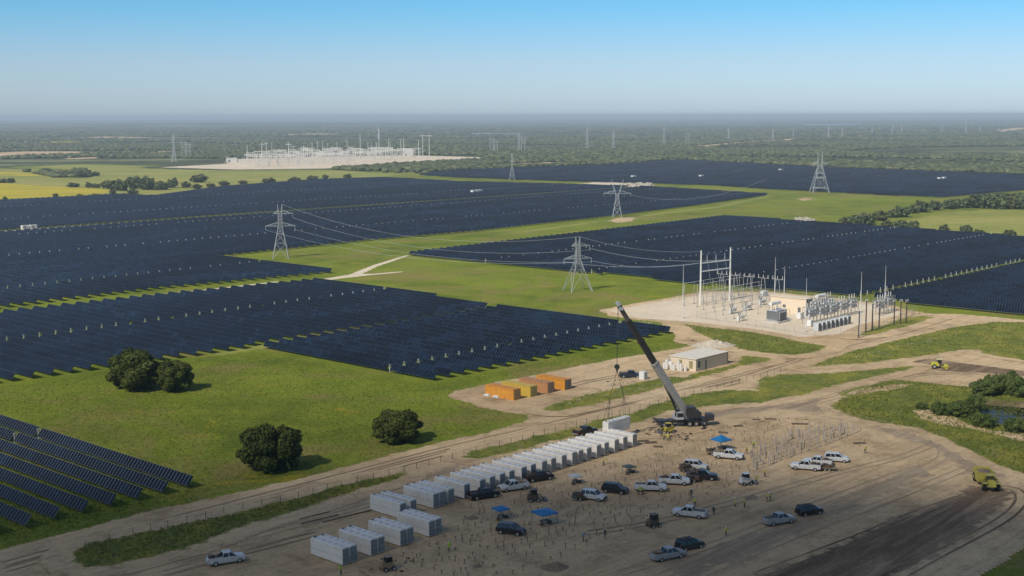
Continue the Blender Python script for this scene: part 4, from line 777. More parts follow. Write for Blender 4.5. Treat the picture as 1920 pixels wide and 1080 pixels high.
# fences
FEN = mat('fence_steel', (0.33, 0.32, 0.30), 0.6)
def fence(name, pts, h, step, lab, wire=True, top=False, wood=False, lift=.02):
    P = [at(*p) for p in pts]; e = empty(name, P[0], 0, lab, 'fence'); o = P[0]; pm = MB().tube((0, 0, 0), (0, 0, h), .055, .05, 5).mesh('post', BARK if wood else FEN); w_ = MB(); n = 0
    for a, b in zip(P[:-1], P[1:]):
        L = (b - a).length; k = max(1, int(L / step))
        for i in range(k):
            if n < 99: q = a.lerp(b, i / k) - o; obj_of('post', pm, e, (q.x, q.y, lift)); n += 1
        for z in ((.35, .7, 1.05, h - .05) if wood else tuple(h * j / 7 for j in range(1, 8))): w_.tube(a - o + Vector((0, 0, z)), b - o + Vector((0, 0, z)), .012 if wood else .018, n=3, cap=False)
    w_.build('wire_mesh' if not wood else 'wire', FEN, e); return e
fence('chain_link_fence', [(1262, 566), (1327, 551), (1440, 552), (1550, 562), (1653, 577), (1722, 586)], 2.3, 4.0, 'thin grey chain link fence along the back of the gravel pad')
fence('chain_link_fence', [(1306, 596), (1400, 610), (1470, 621), (1527, 630), (1600, 628), (1650, 618), (1715, 590)], 2.3, 3.6, 'thin grey chain link fence along the front of the substation')
fence('wire_fence', [(560, 936), (640, 915), (758, 886), (870, 856), (1000, 822), (1100, 796), (1200, 770), (1300, 742), (1400, 716), (1476, 695)], 1.4, 3.2, 'low wire fence on thin posts along the near edge of the gravel road', wood=True)
fence('wire_fence', [(160, 1030), (250, 1004), (315, 990), (420, 964), (560, 936)], 1.3, 3.0, 'low wire fence in the weeds at the lower left of the road', wood=True)
# ================================================================== far substation
fs = random.Random(3)
def pole_far(x, b_, t_, lab, arm_=0.0, thick=.42, grp='tall poles of the far substation'):
    p = at(x, b_); H = hgt(b_, t_, x); e = empty('tall_pole', (p.x, p.y, .1), az2rot(90), lab, 'pole', grp); MB().tube((0, 0, 0), (0, 0, H), thick * 1.2, thick * .8, 6).build('post', MARK, e)
    if arm_: MB().box(0, 0, H * .9, arm_, .4, .5).build('crossbeam', MARK, e)
fp = [(464, 302, 270, 0), (492, 307, 265, 8), (500, 300, 265, 6), (510, 290, 266, 0), (542, 307, 266, 9), (550, 293, 272, 9), (570, 304, 272, 10), (577, 297, 275, 8), (586, 310, 265, 0), (596, 293, 263, 0), (605, 290, 264, 0), (615, 290, 267, 0), (632, 284, 265, 0), (651, 284, 260, 0), (676, 303, 251, 0), (690, 288, 265, 0), (697, 288, 266, 0), (706, 300, 266, 0), (711, 298, 241, 0), (729, 290, 259, 0), (732, 290, 267, 0), (752, 293, 259, 0), (757, 294, 259, 0), (785, 294, 262, 0), (805, 294, 250, 10), (793, 293, 250, 12)]
for i, (x, b_, t_, a_) in enumerate(sorted(fp)): pole_far(x, b_, t_, 'pale tall pole over the far substation, %s from the left' % ORD[i + 1], a_)
FARW = mat('far_white', (0.55, 0.53, 0.49), 0.6, var=.1)
def far_gantry():
    mb = MB(); [mb.tube((x, 0, 0), (x, 0, 15), .26, n=5) for x in (-6, 6)]; mb.box(0, 0, 13.4, 12.6, .5, .8); return mb.mesh('frame', FARW), MB().tube((0, 0, 13.2), (0, 0, 10), .3, n=6).mesh('insulator', PORC)
FG = far_gantry()
FB = [MB().box(0, 0, 2.9, .7, .7, 1.2).tube((-.8, 0, 3.4), (-1.4, 0, 6.0), .4, .25, 6).tube((.8, 0, 3.4), (1.4, 0, 6.0), .4, .25, 6).box(0, 0, .8, .6, .6, 1.6).mesh('body', FARW), MB().tube((0, 0, 0), (0, 0, 6), .35, n=5).tube((0, 0, 6), (0, 0, 9.5), .5, .35, 6).box(0, 0, 9.5, 3, .4, .4).mesh('body', FARW)]
FTm = MB().box(0, 0, 3, 6, 4, 5.0).box(-4, 0, 3, 1.0, 4, 4.0).box(4, 0, 3, 1.0, 4, 4.0).tube((-4, 0, 7.2), (4, 0, 7.2), .8, n=10).mesh('body', FARW)
k = 0
for row, (yb, x0, x1) in enumerate([(291, 600, 752), (294, 560, 790), (297, 520, 780), (300, 480, 740), (304, 470, 710), (308, 455, 660), (312, 470, 600)]):
    x = x0
    while x < x1:
        p = at(x, yb + fs.uniform(-.8, .8)); 
        if fs.random() < .42: e = empty('far_steel_gantry', (p.x, p.y, .1), az2rot(100), 'small pale steel gantry frame in the crowded far substation', 'gantry', 'pale gantry frames of the far substation'); obj_of('frame', FG[0], e); [obj_of('insulator', FG[1], e, (q, 0, 0)) for q in (-3, 0, 3)]
        else: o = obj_of('far_switchgear', FB[fs.randrange(2)], None, (p.x, p.y, .1)); tag(o, 'small pale switchgear post in the crowded far substation', 'switchgear', 'pale switchgear of the far substation')
        x += fs.uniform(3, 7.5)
for i, (x, b_) in enumerate([(603, 293), (623, 291), (640, 290), (652, 289), (664, 289), (678, 288), (700, 287)]): p = at(x, b_); o = obj_of('far_transformer', FTm, None, (p.x, p.y, .1)); tag(o, 'blocky pale transformer, %s from the left in the far substation' % ORD[i + 1], 'transformer', 'far substation transformers')
for i, (x, b_, w_, d_, h_, lab) in enumerate([(765, 292, 18, 10, 11, 'small white building at the right end of the far substation'), (434, 304, 16, 10, 6, 'low white building at the left end of the far substation'), (600, 292, 14, 8, 7, 'pale building in the middle of the far substation')]):
    p = at(x, b_); e = building('white_building', p + Vector((-w_ / 2, 0, 0)), w_, d_, h_, FARW, WHITE, lab, rz=0.1); MB().box(w_ * .3, -.05, 1.6, 2.5, .2, 3.2).build('door', DGREY, e)
# ================================================================== shipping containers and office
def paint(n, c, **k): return mat('paint_' + n, c, k.pop('rough', .45), var=k.pop('var', .12), scale=k.pop('scale', .9), **k)
ORANGE = paint('orange', (0.66, 0.29, 0.035), dirt=(0.45, 0.2, 0.05)); YEL = paint('yellow', (0.62, 0.43, 0.06), dirt=(0.45, 0.33, 0.1)); RUSTO = paint('rust', (0.50, 0.24, 0.10), dirt=(0.35, 0.19, 0.1))
def container(px, py, L, body, endm, lab):
    p = at(px, py); e = empty('shipping_container', (p.x, p.y, .02), ROTB - math.pi / 2, lab, 'container', 'row of shipping containers'); W = 2.45; H = 2.6   # origin: right near bottom corner of the end face
    b = MB(); n = int(L / .28)
    prof = []
    for i in range(n + 1):
        x = -L + i * L / n; prof.append((x, .04 if (i // 2) % 2 else 0.0))
    for side, y0 in ((1, 0.0), (-1, -W)):
        vs = []; fs = []
        for i, (x, d) in enumerate(prof): vs += [(x, y0 - side * d, .12), (x, y0 - side * d, H - .08)]
        for i in range(n): fs.append((2 * i, 2 * i + 2, 2 * i + 3, 2 * i + 1))
        b.add(vs, fs)
    b.box(-L / 2, -W / 2, H / 2, L - .1, W - .12, H - .1); b.build('shell', body, e)
    f = MB()
    for y in (0, -W):
        for z in (.08, H - .06): f.box(-L / 2, y, z, L, .12, .16)
        for x in (-.06, -L + .06): f.box(x, y, H / 2, .14, .14, H)
    for z in (.08, H - .06): f.box(0, -W / 2, z, .12, W, .16)
    f.build('frame', body, e); rf = MB(); rf.box(-L / 2, -W / 2, H + .02, L - .2, W - .2, .05); [rf.box(-L + .4 + i * .55, -W / 2, H + .06, .2, W - .3, .03) for i in range(int(L / .55) - 1)]; rf.build('roof', body, e)
    for k, y in enumerate((-W * .27, -W * .73)):
        d = MB().box(.02, y, H / 2, .07, W * .44, H - .35).build('door', endm, e); r_ = MB(); [r_.tube((.1, y + q, .25), (.1, y + q, H - .25), .03, n=6) for q in (-.25, .2)]; r_.box(.1, y, 1.1, .05, .5, .06).build('locking_bar', STEEL, d)
    return e
DK1 = paint('container_door', (0.20, 0.14, 0.06)); DK2 = paint('container_door_grey', (0.12, 0.12, 0.11))
c1 = container(976, 748, 9.4, ORANGE, paint('orange_door', (.42, .22, .05)), 'nearest bright orange shipping container at the left end of the row'); container(1007, 742, 9.4, YEL, paint('yellow_door', (.42, .32, .06)), 'yellow shipping container, second from the left of the row')
container(1039, 735, 9.4, RUSTO, paint('rust_door', (.30, .19, .10)), 'faded brownish orange shipping container, third from the left'); container(1071, 729, 9.4, ORANGE, DK2, 'orange shipping container with dark end doors at the right end of the row')
TARP = paint('pale_tarp', (.60, .60, .57))
for i, (x, y) in enumerate([(914, 742), (931, 745)]):
    p = at(x, y); tag(MB().box(0, 0, .22, 1.8, 1.2, .44, top=.85).build('tarped_pallet', TARP, bevel=.06), 'low pallet under a pale tarp beside the orange container, %s of two' % ('left', 'right')[i], 'pallet'); o = bpy.context.scene.objects[-1] if False else None
    q = [o_ for o_ in bpy.data.objects if o_.name.startswith('tarped_pallet')][-1]; q.location = (p.x, p.y, .02); q.rotation_euler = (0, 0, ROTB - math.pi / 2 + .1 * i)
of = building('site_office', UV(-203.2, 285.2), 15.3, 8.3, 3.4, BEIGE, paint('roof_tan', (.76, .67, .53)), 'long tan site office building beside the gravel road')
# local frame here: x along B, y along -A: near long wall is y=0 side after the shift
of.location = UV(-195.0, 285.2, .02)
MB().box(1.4, -.03, 1.9, 1.0, .06, 1.7).build('window', DGREY, of); MB().box(4.7, -.03, 1.4, .55, .06, 2.5).build('door', DGREY, of); MB().box(7.6, -.06, 3.3, 15.5, .1, .14).build('gutter', paint('brown_trim', (.16, .10, .07)), of); MB().box(15.2, -.04, 1.7, .16, .1, 3.4).build('corner_trim', paint('brown_trim', (.16, .10, .07)), of)
for k, y in enumerate((1.6, 5.0)): MB().box(-.03, y, 1.8, .06, 1.1, 2.0).build('window', paint('khaki', (.30, .24, .12)), of)
for k in range(7):
    p = UV(-197.5 - 1.15 * k, 284.0 - .5 * (k % 2), .02); e = empty('portable_tank', p, ROTB, 'white upright plastic tank, %s along the office end wall' % ORD[k + 1], 'tank', 'white tanks at the office'); h = 1.5 + .5 * (k % 3); MB().tube((0, 0, 0), (0, 0, h), .42, .42, 12).build('body', WHITE, e); MB().tube((0, 0, h), (0, 0, h + .12), .40, .2, 12).build('lid', WHITE, e)
p = at(1264, 682); e = empty('round_tank', (p.x, p.y, .02), 0, 'low white round open tank behind the site office', 'tank'); mb = MB(); n = 24
for i in range(n):
    a0, a1 = 2 * math.pi * i / n, 2 * math.pi * (i + 1) / n
    mb.add([(2.0 * math.cos(a), 2.0 * math.sin(a), z) for a in (a0, a1) for z in (0, 1.0)] + [(1.7 * math.cos(a), 1.7 * math.sin(a), z) for a in (a0, a1) for z in (0, 1.0)], [(0, 2, 3, 1), (4, 5, 7, 6), (1, 3, 7, 5)])
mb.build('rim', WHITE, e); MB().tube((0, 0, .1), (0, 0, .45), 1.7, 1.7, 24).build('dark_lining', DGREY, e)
# ================================================================== battery units
WRAP = mat('white_wrap', (0.83, 0.785, 0.715), .45, var=.06, scale=.6, bumpy=.3, dirt=(.70, .64, .55)); WRAP2 = mat('grey_end_wrap', (0.21, 0.225, 0.23), .35, var=.35, scale=1.1, bumpy=.4); SEAM = mat('wrap_seam', (0.38, 0.39, 0.39), .6)
def unit_meshes(L, W, H, seed):
    r = random.Random(seed); b = MB(); n = 18; rings = []
    for i in range(n + 1):
        x = -L / 2 + L * i / n; j = lambda a: r.uniform(-a, a); w_ = W / 2; q = .10 if 0 < i < n else .16; t = H + j(.02)
        rings.append([(x, -w_ + j(.012), .16), (x, w_ + j(.012), .16), (x, w_ + j(.02), H * .45), (x, w_ + j(.02), t - q), (x, w_ - q, t), (x, j(.1), t + .015 + j(.012)), (x, -w_ + q, t + j(.01)), (x, -w_ + j(.02), t - q), (x, -w_ + j(.02), H * .45)])
    b.loft(rings); body = b.mesh('wrapped_body', WRAP)
    s = MB(); s.box(0, -W / 2 - .012, H * .45, L - .1, .03, .035).box(0, W / 2 + .012, H * .45, L - .1, .03, .035)
    for k in range(5): s.box(-L / 2 + L * (k + .7) / 5.4, 0, H + .035, .06, W * .5, .04)
    d = MB(); d.box(L / 2 + .02, -W * .02, H * .70, .07, W * .86, H * .44).box(L / 2 + .03, 0, H * .28, .05, W * .92, H * .36)
    return body, s.mesh('seam', SEAM), d.mesh('end_panel', WRAP2), MB().box(0, -W * .3, .08, L - .3, .2, .16).box(0, W * .3, .08, L - .3, .2, .16).mesh('skid', WOODP), MB().box(-L / 2 + .25, 0, H + .07, .22, W * .35, .1).mesh('lifting_lug', DGREY)
UM = [unit_meshes(7.6, 1.5, 2.75, k) for k in range(4)]; UM2 = [unit_meshes(7.6, 1.42, 2.75, k) for k in range(10, 13)]
def unit(p, lab, ms, rz=ROTB - math.pi / 2, grp='wrapped battery units standing on the yard', name='battery_unit'):
    e = empty(name, p, rz, lab, 'battery container', grp)
    for nm, me in zip(('wrapped_body', 'seam', 'end_panel', 'skid', 'lifting_lug'), ms): obj_of(nm, me, e)
    return e
def v_at_px(px, u):
    lo, hi = 100, 260
    for _ in range(40):
        m = (lo + hi) / 2; q = UV(u, m); x = 960 + FPX * q.x / (q.y * math.cos(PITCH) + CAM_H * math.sin(PITCH)); lo, hi = (m, hi) if x < px else (lo, m)
    return m
i = 0
for k, v in enumerate((123.8, 129.5, 135.7, 142.0)):
    for j in range(2):
        i += 1; unit(UV(-148.6 - 3.8, v + .75 + j * 1.52, .02), 'white wrapped battery unit, %s of the front group from the lower left' % ORD[i], UM2[(k + j) % 3])
ups = [748.5, 768, 811, 823.5, 839, 869, 898.5, 917, 936, 953.5, 976.5, 994, 1015, 1032, 1052, 1071.5, 1083.6, 1099, 1117.5, 1132, 1151, 1167, 1185]
for k, px in enumerate(ups):
    v = v_at_px(px, -159.2); unit(UV(-159.2 - 3.8, v + .81, .02), 'white wrapped battery unit, %s from the left in the long back row' % ORD[k + 1], UM[k % 4])
# ================================================================== crane
CG = paint('crane_grey', (0.42, 0.41, 0.39), var=.08); CD = paint('crane_dark', (0.042, 0.038, 0.036)); CL = paint('crane_light', (0.42, 0.43, 0.44)); RUB = mat('rubber', (0.02, 0.02, 0.02), .9); GLS = mat('dark_glass', (0.015, 0.018, 0.022), .08, var=.05); RIM = mat('wheel_rim', (0.45, 0.45, 0.45), .35, .5)
WRAPX = 0
ROPE = mat('rope', (0.05, 0.045, 0.04), .7)
def zat(D, py):
    y = 540 - py; return CAM_H + D * (-FPX * math.sin(PITCH) + y * math.cos(PITCH)) / (FPX * math.cos(PITCH) + y * math.sin(PITCH))
lp = at(1156, 797, 2.9); cbse = at(1272, 799); CAZ = 82
crane = empty('mobile_crane', (cbse.x, cbse.y, .02), az2rot(CAZ), 'big mobile crane with its long grey telescopic boom raised over the yard', 'crane')
Mi = Matrix.Rotation(-az2rot(CAZ), 3, 'Z')
def loc_c(p): return Mi @ (Vector(p) - Vector((cbse.x, cbse.y, .02)))
mb = MB().box(1.0, 0, 1.25, 11.6, 1.5, .6).box(6.0, 0, 1.5, 2.2, 2.5, .5).box(-4.0, 0, 1.35, 1.6, 2.4, .5).box(1.0, 1.05, 1.45, 6.5, .5, .15).box(1.0, -1.05, 1.45, 6.5, .5, .15); mb.build('carrier', CD, crane)
wheel = MB().tube((0, -.22, 0), (0, .22, 0), .68, n=20).mesh('tyre', RUB, bevel=.04); rimm = MB().tube((0, -.25, 0), (0, .25, 0), .34, n=14).mesh('rim', RIM)
for x in (-3.6, -2.1, 2.2, 3.7, 5.4):
    for y in (-1.15, 1.15):
        w_ = obj_of('wheel', wheel, crane, (x, y, .68)); obj_of('rim', rimm, w_)
MB().box(7.0, 0, 1.9, 1.6, 2.5, 1.3, top=.9).build('driver_cab', CD, crane, bevel=.08); MB().box(7.82, 0, 2.15, .1, 2.0, .7).build('windscreen', GLS, crane)
MB().box(2.8, 0, 2.9, 2.6, 2.7, 1.9).box(4.4, 0, 2.5, 1.0, 2.4, 1.4).build('counterweight', CD, crane, bevel=.08); MB().box(2.6, 0, 4.1, 1.8, 2.2, .5).box(1.5, .9, 3.8, .8, .4, .3).build('winch_housing', CD, crane)
MB().box(.4, 0, 2.1, 3.4, 2.3, .7).box(.1, .8, 3.0, 2.4, .25, 1.8, top=.5).box(.1, -.0, 3.0, 2.2, .25, 1.6, top=.5).build('turntable', CL, crane, bevel=.05)
MB().box(-.2, -1.55, 2.7, 1.9, 1.0, 1.8, top=.8).build('operator_cab', CL, crane, bevel=.12); MB().box(-.2, -2.08, 2.95, 1.3, .06, .8).box(-1.1, -1.55, 2.95, .08, .8, .8).build('cab_window', GLS, crane)
for x in (-4.6, 4.6):
    for y in (-1, 1):
        o = MB().box(x, y * 2.2, 1.1, .4, 3.2, .35).tube((x, y * 3.7, .12), (x, y * 3.7, 1.1), .12).box(x, y * 3.7, .1, .9, .9, .2).build('outrigger', CD, crane)
foot = loc_c((cbse.x, cbse.y, 3.2)); foot = Vector((1.2, 0, 3.3)); tipz = zat(lp.y, 572); tipw = Vector((lp.x + .15, lp.y, tipz)); tp = loc_c(tipw); d = (tp - foot); BL = d.length; dn = d.normalized()
def boom(name, f0, f1, w_, h_, m):
    X = dn; Y = Vector((0, 0, 1)).cross(X).normalized(); Z = X.cross(Y); Mx = Matrix((X, Y, Z)).transposed().to_4x4(); c = foot + d * ((f0 + f1) / 2); Mx.translation = c; L = BL * (f1 - f0)
    b = MB(); ring = lambda x, k: [(x, -w_ / 2 * k, -h_ * .25 * k), (x, -w_ * .25 * k, -h_ / 2 * k), (x, w_ * .25 * k, -h_ / 2 * k), (x, w_ / 2 * k, -h_ * .25 * k), (x, w_ / 2 * k, h_ / 2 * k), (x, -w_ / 2 * k, h_ / 2 * k)]
    b.loft([[tuple(Mx @ Vector(q)) for q in ring(x, k)] for x, k in ((-L / 2, 1), (L / 2 - .5, 1), (L / 2 - .5, 1.12), (L / 2, 1.12))]); return b.build(name, m, crane)
boom('boom_section', -.03, .47, 1.25, 1.5, CG); boom('boom_section', .46, .68, 1.0, 1.25, CD); boom('boom_section', .67, .86, .82, 1.05, CD); boom('boom_section', .85, .985, .66, .85, paint('boom_tip', (.16, .13, .11)))
MB().tube(tp + Vector((0, -.5, .2)), tp + Vector((0, .5, .2)), .5, n=12).box(tp.x - dn.x, tp.y, tp.z - .8, .9, .8, .7).build('boom_head', CL, crane)
MB().tube((.2, 0, 2.2), foot + d * .30 - Vector((0, 0, .6)), .2, .14, 10).build('lift_cylinder', CD, crane); MB().tube(foot + d * .12 + Vector((-1.2, -1.1, -.3)), foot + d * .27 + Vector((-.8, -1, -.4)), .18, .1, 6).tube(foot + d * .02 + Vector((-1.5, -1.2, -.5)), foot + d * .16 + Vector((-1, -1.1, -.5)), .3, .16, 6).build('jib_strut', CD, crane)
hz = zat(lp.y, 690); hk = loc_c((lp.x, lp.y, hz)); MB().tube(tp + Vector((.1, .1, 0)), hk + Vector((.1, .1, .5)), .035, n=5).tube(tp + Vector((-.1, -.1, 0)), hk + Vector((-.1, -.1, .5)), .035, n=5).build('hoist_rope', ROPE, crane)
MB().tube(hk + Vector((0, -.25, .2)), hk + Vector((0, .25, .2)), .55, n=14).box(hk.x, hk.y, hk.z - .3, .4, .35, .8, top=.6).tube(hk + Vector((0, 0, -.5)), hk + Vector((.1, 0, -1.0)), .12, .08, 6).build('hook_block', CD, crane)
ld = unit((lp.x, lp.y, 1.55), 'white wrapped battery unit hanging in slings from the crane', UM[1], ROTB, grp=None)
sb = MB(); zt = 1.55 + 2.75
sp_z = zat(lp.y, 745)
for s in (-1, 1):
    m = UV(0, 0) + Vector((lp.x, lp.y, sp_z)) + Bv * (s * 2.4); sb.tube(loc_c(Vector((lp.x, lp.y, hz - .6))), loc_c(m), .05, n=5)
    for q in (-1, 1):
        for r2 in (-.6, .6): sb.tube(loc_c(m), loc_c(Vector((lp.x, lp.y, zt)) + Bv * (s * 2.9 + r2 * 1.1) + Av * (q * .8)), .035, n=5)
sb.build('lifting_sling', ROPE, crane)
# ================================================================== vehicles
def wheels(e, xs, y, r, w_=.26):
    t = MB().tube((0, -w_ / 2, 0), (0, w_ / 2, 0), r, n=18).mesh('tyre', RUB, bevel=.03); k = MB().tube((0, -w_ / 2 - .01, 0), (0, w_ / 2 + .01, 0), r * .58, n=12).mesh('rim', RIM)
    for x in xs:
        for s in (-1, 1): q = obj_of('wheel', t, e, (x, s * y, r)); obj_of('rim', k, q)
HEADL = mat('headlight', (.75, .75, .72), .1); TAILL = mat('tail_light', (.35, .02, .02), .2); BEDM = mat('truck_bed', (0.09, 0.08, 0.07), .8, var=.4, dirt=(.25, .19, .12)); PLAST = mat('black_plastic', (.03, .03, .03), .6)
def body_shell(e, secs, m, name='body'):
    """secs: (x, half width, z low, z shoulder, z top, top half width)"""
    b = MB(); b.loft([[(x, -w_, zl), (x, w_, zl), (x, w_ * 1.02, (zl + zs) / 2), (x, w_, zs), (x, tw, zt), (x, -tw, zt), (x, -w_, zs), (x, -w_ * 1.02, (zl + zs) / 2)] for x, w_, zl, zs, zt, tw in secs]); return b.build(name, m, e, bevel=.03)
def cabin(e, x0, x1, t0, t1, zb, zt, wb, wt, m, posts=()):
    """greenhouse: glass body with a painted roof and pillars"""
    MB().loft([[(x0, -wb, zb), (x1, -wb, zb), (x1, wb, zb), (x0, wb, zb)], [(t0, -wt, zt), (t1, -wt, zt), (t1, wt, zt), (t0, wt, zt)]]).build('window', GLS, e)
    MB().box((t0 + t1) / 2, 0, zt + .03, t1 - t0 + .06, wt * 2 + .06, .09, top=.9).build('roof', m, e, bevel=.03)
    p = MB()
    for s in (-1, 1):
        p.tube((x0, s * wb, zb), (t0, s * wt, zt), .07).tube((x1, s * wb, zb), (t1, s * wt, zt), .055)
        for f in posts: p.tube((x0 + (x1 - x0) * f, s * (wb + .01), zb), (t0 + (t1 - t0) * f, s * (wt + .01), zt), .06)
    p.build('pillar', m, e)
def pickup(px, py, az, m, lab, load=None, name='pickup_truck', bedm=None, sc=1.0, cat='pickup truck'):
    p = at(px, py); e = empty(name, (p.x, p.y, .02), az2rot(az), lab, cat); e.scale = (sc,) * 3
    body_shell(e, [(-2.9, .93, .62, 1.05, 1.10, .9), (-2.75, .98, .50, 1.10, 1.24, .95), (-.75, 1.0, .42, 1.12, 1.25, .96), (1.1, 1.0, .42, 1.12, 1.26, .95), (1.5, 1.0, .44, 1.08, 1.24, .88), (2.5, .97, .48, .98, 1.14, .82), (2.86, .90, .55, .90, 1.02, .75)], m)
    cabin(e, -.78, 1.45, -.55, .75, 1.22, 1.83, .93, .76, m, (.5,)); wheels(e, (-1.85, 1.85), .88, .42)
    MB().box(-1.82, 0, 1.22, 1.9, 1.6, .10).build('bed_floor', bedm or BEDM, e)
    MB().box(-1.82, .90, 1.29, 2.0, .12, .14).box(-1.82, -.90, 1.29, 2.0, .12, .14).box(-2.82, 0, 1.26, .1, 1.85, .16).build('bed_rail', m, e)
    [MB().box(x, 0, .62, .16, 1.8, .2).build('bumper', PLAST if random.random() < .5 else RIM, e) for x in (2.9, -2.95)]
    MB().box(2.86, 0, .86, .06, .95, .24).build('grille', PLAST, e)
    for s in (-1, 1): MB().box(2.84, s * .72, .9, .1, .3, .18).build('headlight', HEADL, e); MB().box(-2.9, s * .86, 1.0, .08, .14, .3).build('tail_light', TAILL, e); MB().box(1.15, s * 1.12, 1.35, .12, .22, .18).build('mirror', PLAST, e)
    if load:
        l = MB()
        for k in range(7): l.box(-1.8 + random.uniform(-.6, .6), random.uniform(-.5, .5), 1.40 + random.uniform(0, .12), random.uniform(.3, .9), random.uniform(.2, .5), random.uniform(.15, .35), rz=random.uniform(0, 3))
        tag(l.build('load', load, e))
    return e
def suv(px, py, az, m, lab, spare=False, open_top=False, name='parked_car', cat='car', sc=1.0):
    p = at(px, py); e = empty(name, (p.x, p.y, .02), az2rot(az), lab, cat); e.scale = (sc,) * 3
    body_shell(e, [(-2.35, .86, .60, 1.0, 1.1, .82), (-2.25, .93, .45, 1.05, 1.18, .9), (0.8, .95, .40, 1.05, 1.20, .9), (1.3, .95, .42, 1.03, 1.16, .84), (2.1, .92, .45, .92, 1.06, .78), (2.35, .84, .52, .82, .92, .7)], m)
    cabin(e, -2.2, 1.25, -1.95, .55, 1.15, 1.76, .88, .72, m if not open_top else PLAST, (.33, .62)); wheels(e, (-1.45, 1.5), .84, .38)
    [MB().box(x, 0, .59, .14, 1.7, .2).build('bumper', PLAST, e) for x in (2.38, -2.4)]; MB().box(2.36, 0, .78, .06, .9, .2).build('grille', PLAST, e)
    if spare: w_ = MB().tube((-2.48, 0, 1.05), (-2.25, 0, 1.05), .38, n=16).build('spare_wheel', RUB, e)
    for s in (-1, 1): MB().box(2.33, s * .68, .82, .1, .26, .16).build('headlight', HEADL, e); MB().box(-2.34, s * .8, .95, .08, .12, .3).build('tail_light', TAILL, e)
    if open_top:
        r_ = MB(); [r_.tube((x, s * .75, 1.15), (x, s * .72, 1.85), .05).tube((x, -.72, 1.85), (x, .72, 1.85), .05) for x in (-1.9, -.6) for s in (-1, 1)]; r_.build('roll_bar', PLAST, e)
    return e
CW = paint('car_white', (0.62, 0.63, 0.64), rough=.25, var=.04, dirt=(.48, .43, .36)); CS = paint('car_silver', (0.36, 0.37, 0.38), rough=.3, dirt=(.27, .24, .20)); CB = paint('car_black', (0.014, 0.015, 0.018), rough=.25, dirt=(.05, .042, .035)); CGR = paint('car_green', (0.03, 0.04, 0.035), rough=.35, dirt=(.07, .06, .05)); CBL = paint('car_navy', (0.02, 0.03, 0.05), rough=.3); TAN = paint('tan_gear', (.30, .22, .12), dirt=(.2, .13, .07)); BRN = paint('brown_gear', (.12, .08, .05), var=.4)
pickup(424, 1056, 62, CW, 'white pickup truck driving alone below the grass verge at the lower left', load=BRN)
pickup(907, 934, 62, CB, 'black pickup truck in front of the battery row, left of a white one', bedm=PLAST)
pickup(962, 919, 242, CW, 'dusty white pickup truck parked close to the battery row', load=TAN)
pickup(1010, 901, 62, CB, 'black pickup truck in the shade of the battery row', load=BRN)
pickup(1097, 815, 50, CB, 'dark pickup truck behind the battery row near the fence', load=TAN)
suv(958, 1001, 112, CB, 'black car parked below the blue canopies')
suv(1112, 937, 118, CW, 'white van with dark roof vents in the middle of the pile field', name='parked_van', cat='van'); suv(1153, 924, 112, CB, 'black car right of the white van in the pile field')
pickup(1220, 920, 95, CW, 'white pickup truck with workers in yellow at its left'); pickup(1264, 908, 97, CW, 'white pickup truck, second of the line to the right of the van', load=BRN)
suv(1304, 880, 112, CW, 'white car standing behind a dark flatbed in the pile field', name='parked_car'); pickup(1316, 899, 100, CB, 'dark loaded flatbed truck in front of a white car', load=BRN)
pickup(1366, 860, 110, CW, 'white pickup truck below the blue canopy near the crane', load=TAN)
pickup(1511, 881, 290, CW, 'front white pickup truck of the pair beside the tall piles', load=BRN); pickup(1534, 872, 290, CW, 'rear white pickup truck of the pair beside the tall piles', load=BRN, sc=.95); suv(1568, 866, 104, CW, 'white car furthest to the right beyond the tall piles')
pickup(1293, 969, 292, CW, 'clean white pickup truck alone in the lower middle of the yard'); pickup(1460, 982, 64, CS, 'silver pickup truck parked beside the black open jeep')
suv(1517, 965, 66, CB, 'black jeep with spare wheel and roll bars', spare=True, open_top=True, name='jeep', cat='jeep'); pickup(1252, 1048, 60, CS, 'silver pickup truck with brown load at the bottom of the photo', load=TAN); suv(1293, 1029, 60, CGR, 'dark green jeep with gear on its roof behind the silver pickup', open_top=True, spare=True, name='jeep', cat='jeep')
pickup(1182, 708, 92, CBL, 'dark blue pickup truck on the container yard')
p = at(1206, 712); e = empty('white_box', (p.x, p.y, .02), ROTB, 'white square box standing beside the dark blue pickup', 'box'); MB().box(0, 0, 1.1, 1.6, 1.6, 2.1).build('body', WHITE, e, bevel=.05); MB().box(0, -.82, 1.1, .9, .04, 1.7).build('door', TGREY, e)
# trailers and small site machines
def trailer(px, py, az, L, m, lab, name='flat_trailer'):
    p = at(px, py); e = empty(name, (p.x, p.y, .02), az2rot(az), lab, 'trailer'); MB().box(0, 0, .62, L, 1.8, .14).box(L / 2 + .5, 0, .55, 1.2, .12, .1).build('bed', m, e); wheels(e, (-.4, .4), .85, .32, .2)
    l = MB(); [l.box(random.uniform(-L * .4, L * .4), random.uniform(-.6, .6), .9 + random.uniform(0, .3), random.uniform(.3, 1.1), random.uniform(.2, .6), random.uniform(.2, .6), rz=random.uniform(0, 3)) for _ in range(9)]; l.build('load', BRN, e); return e
trailer(1341, 853, 110, 3.6, TAN, 'brown loaded trailer behind the white pickup near the canopy'); trailer(1287, 884, 105, 3.0, BRN, 'dark loaded trailer left of the white car in the pile field'); trailer(1551, 882, 104, 3.4, TAN, 'tan open trailer between the white trucks by the tall piles'); trailer(1085, 937, 100, 2.6, BRN, 'dark cluttered trailer attached left of the white van'); trailer(1298, 903, 100, 2.8, BRN, 'brown loaded trailer left of the dark flatbed')
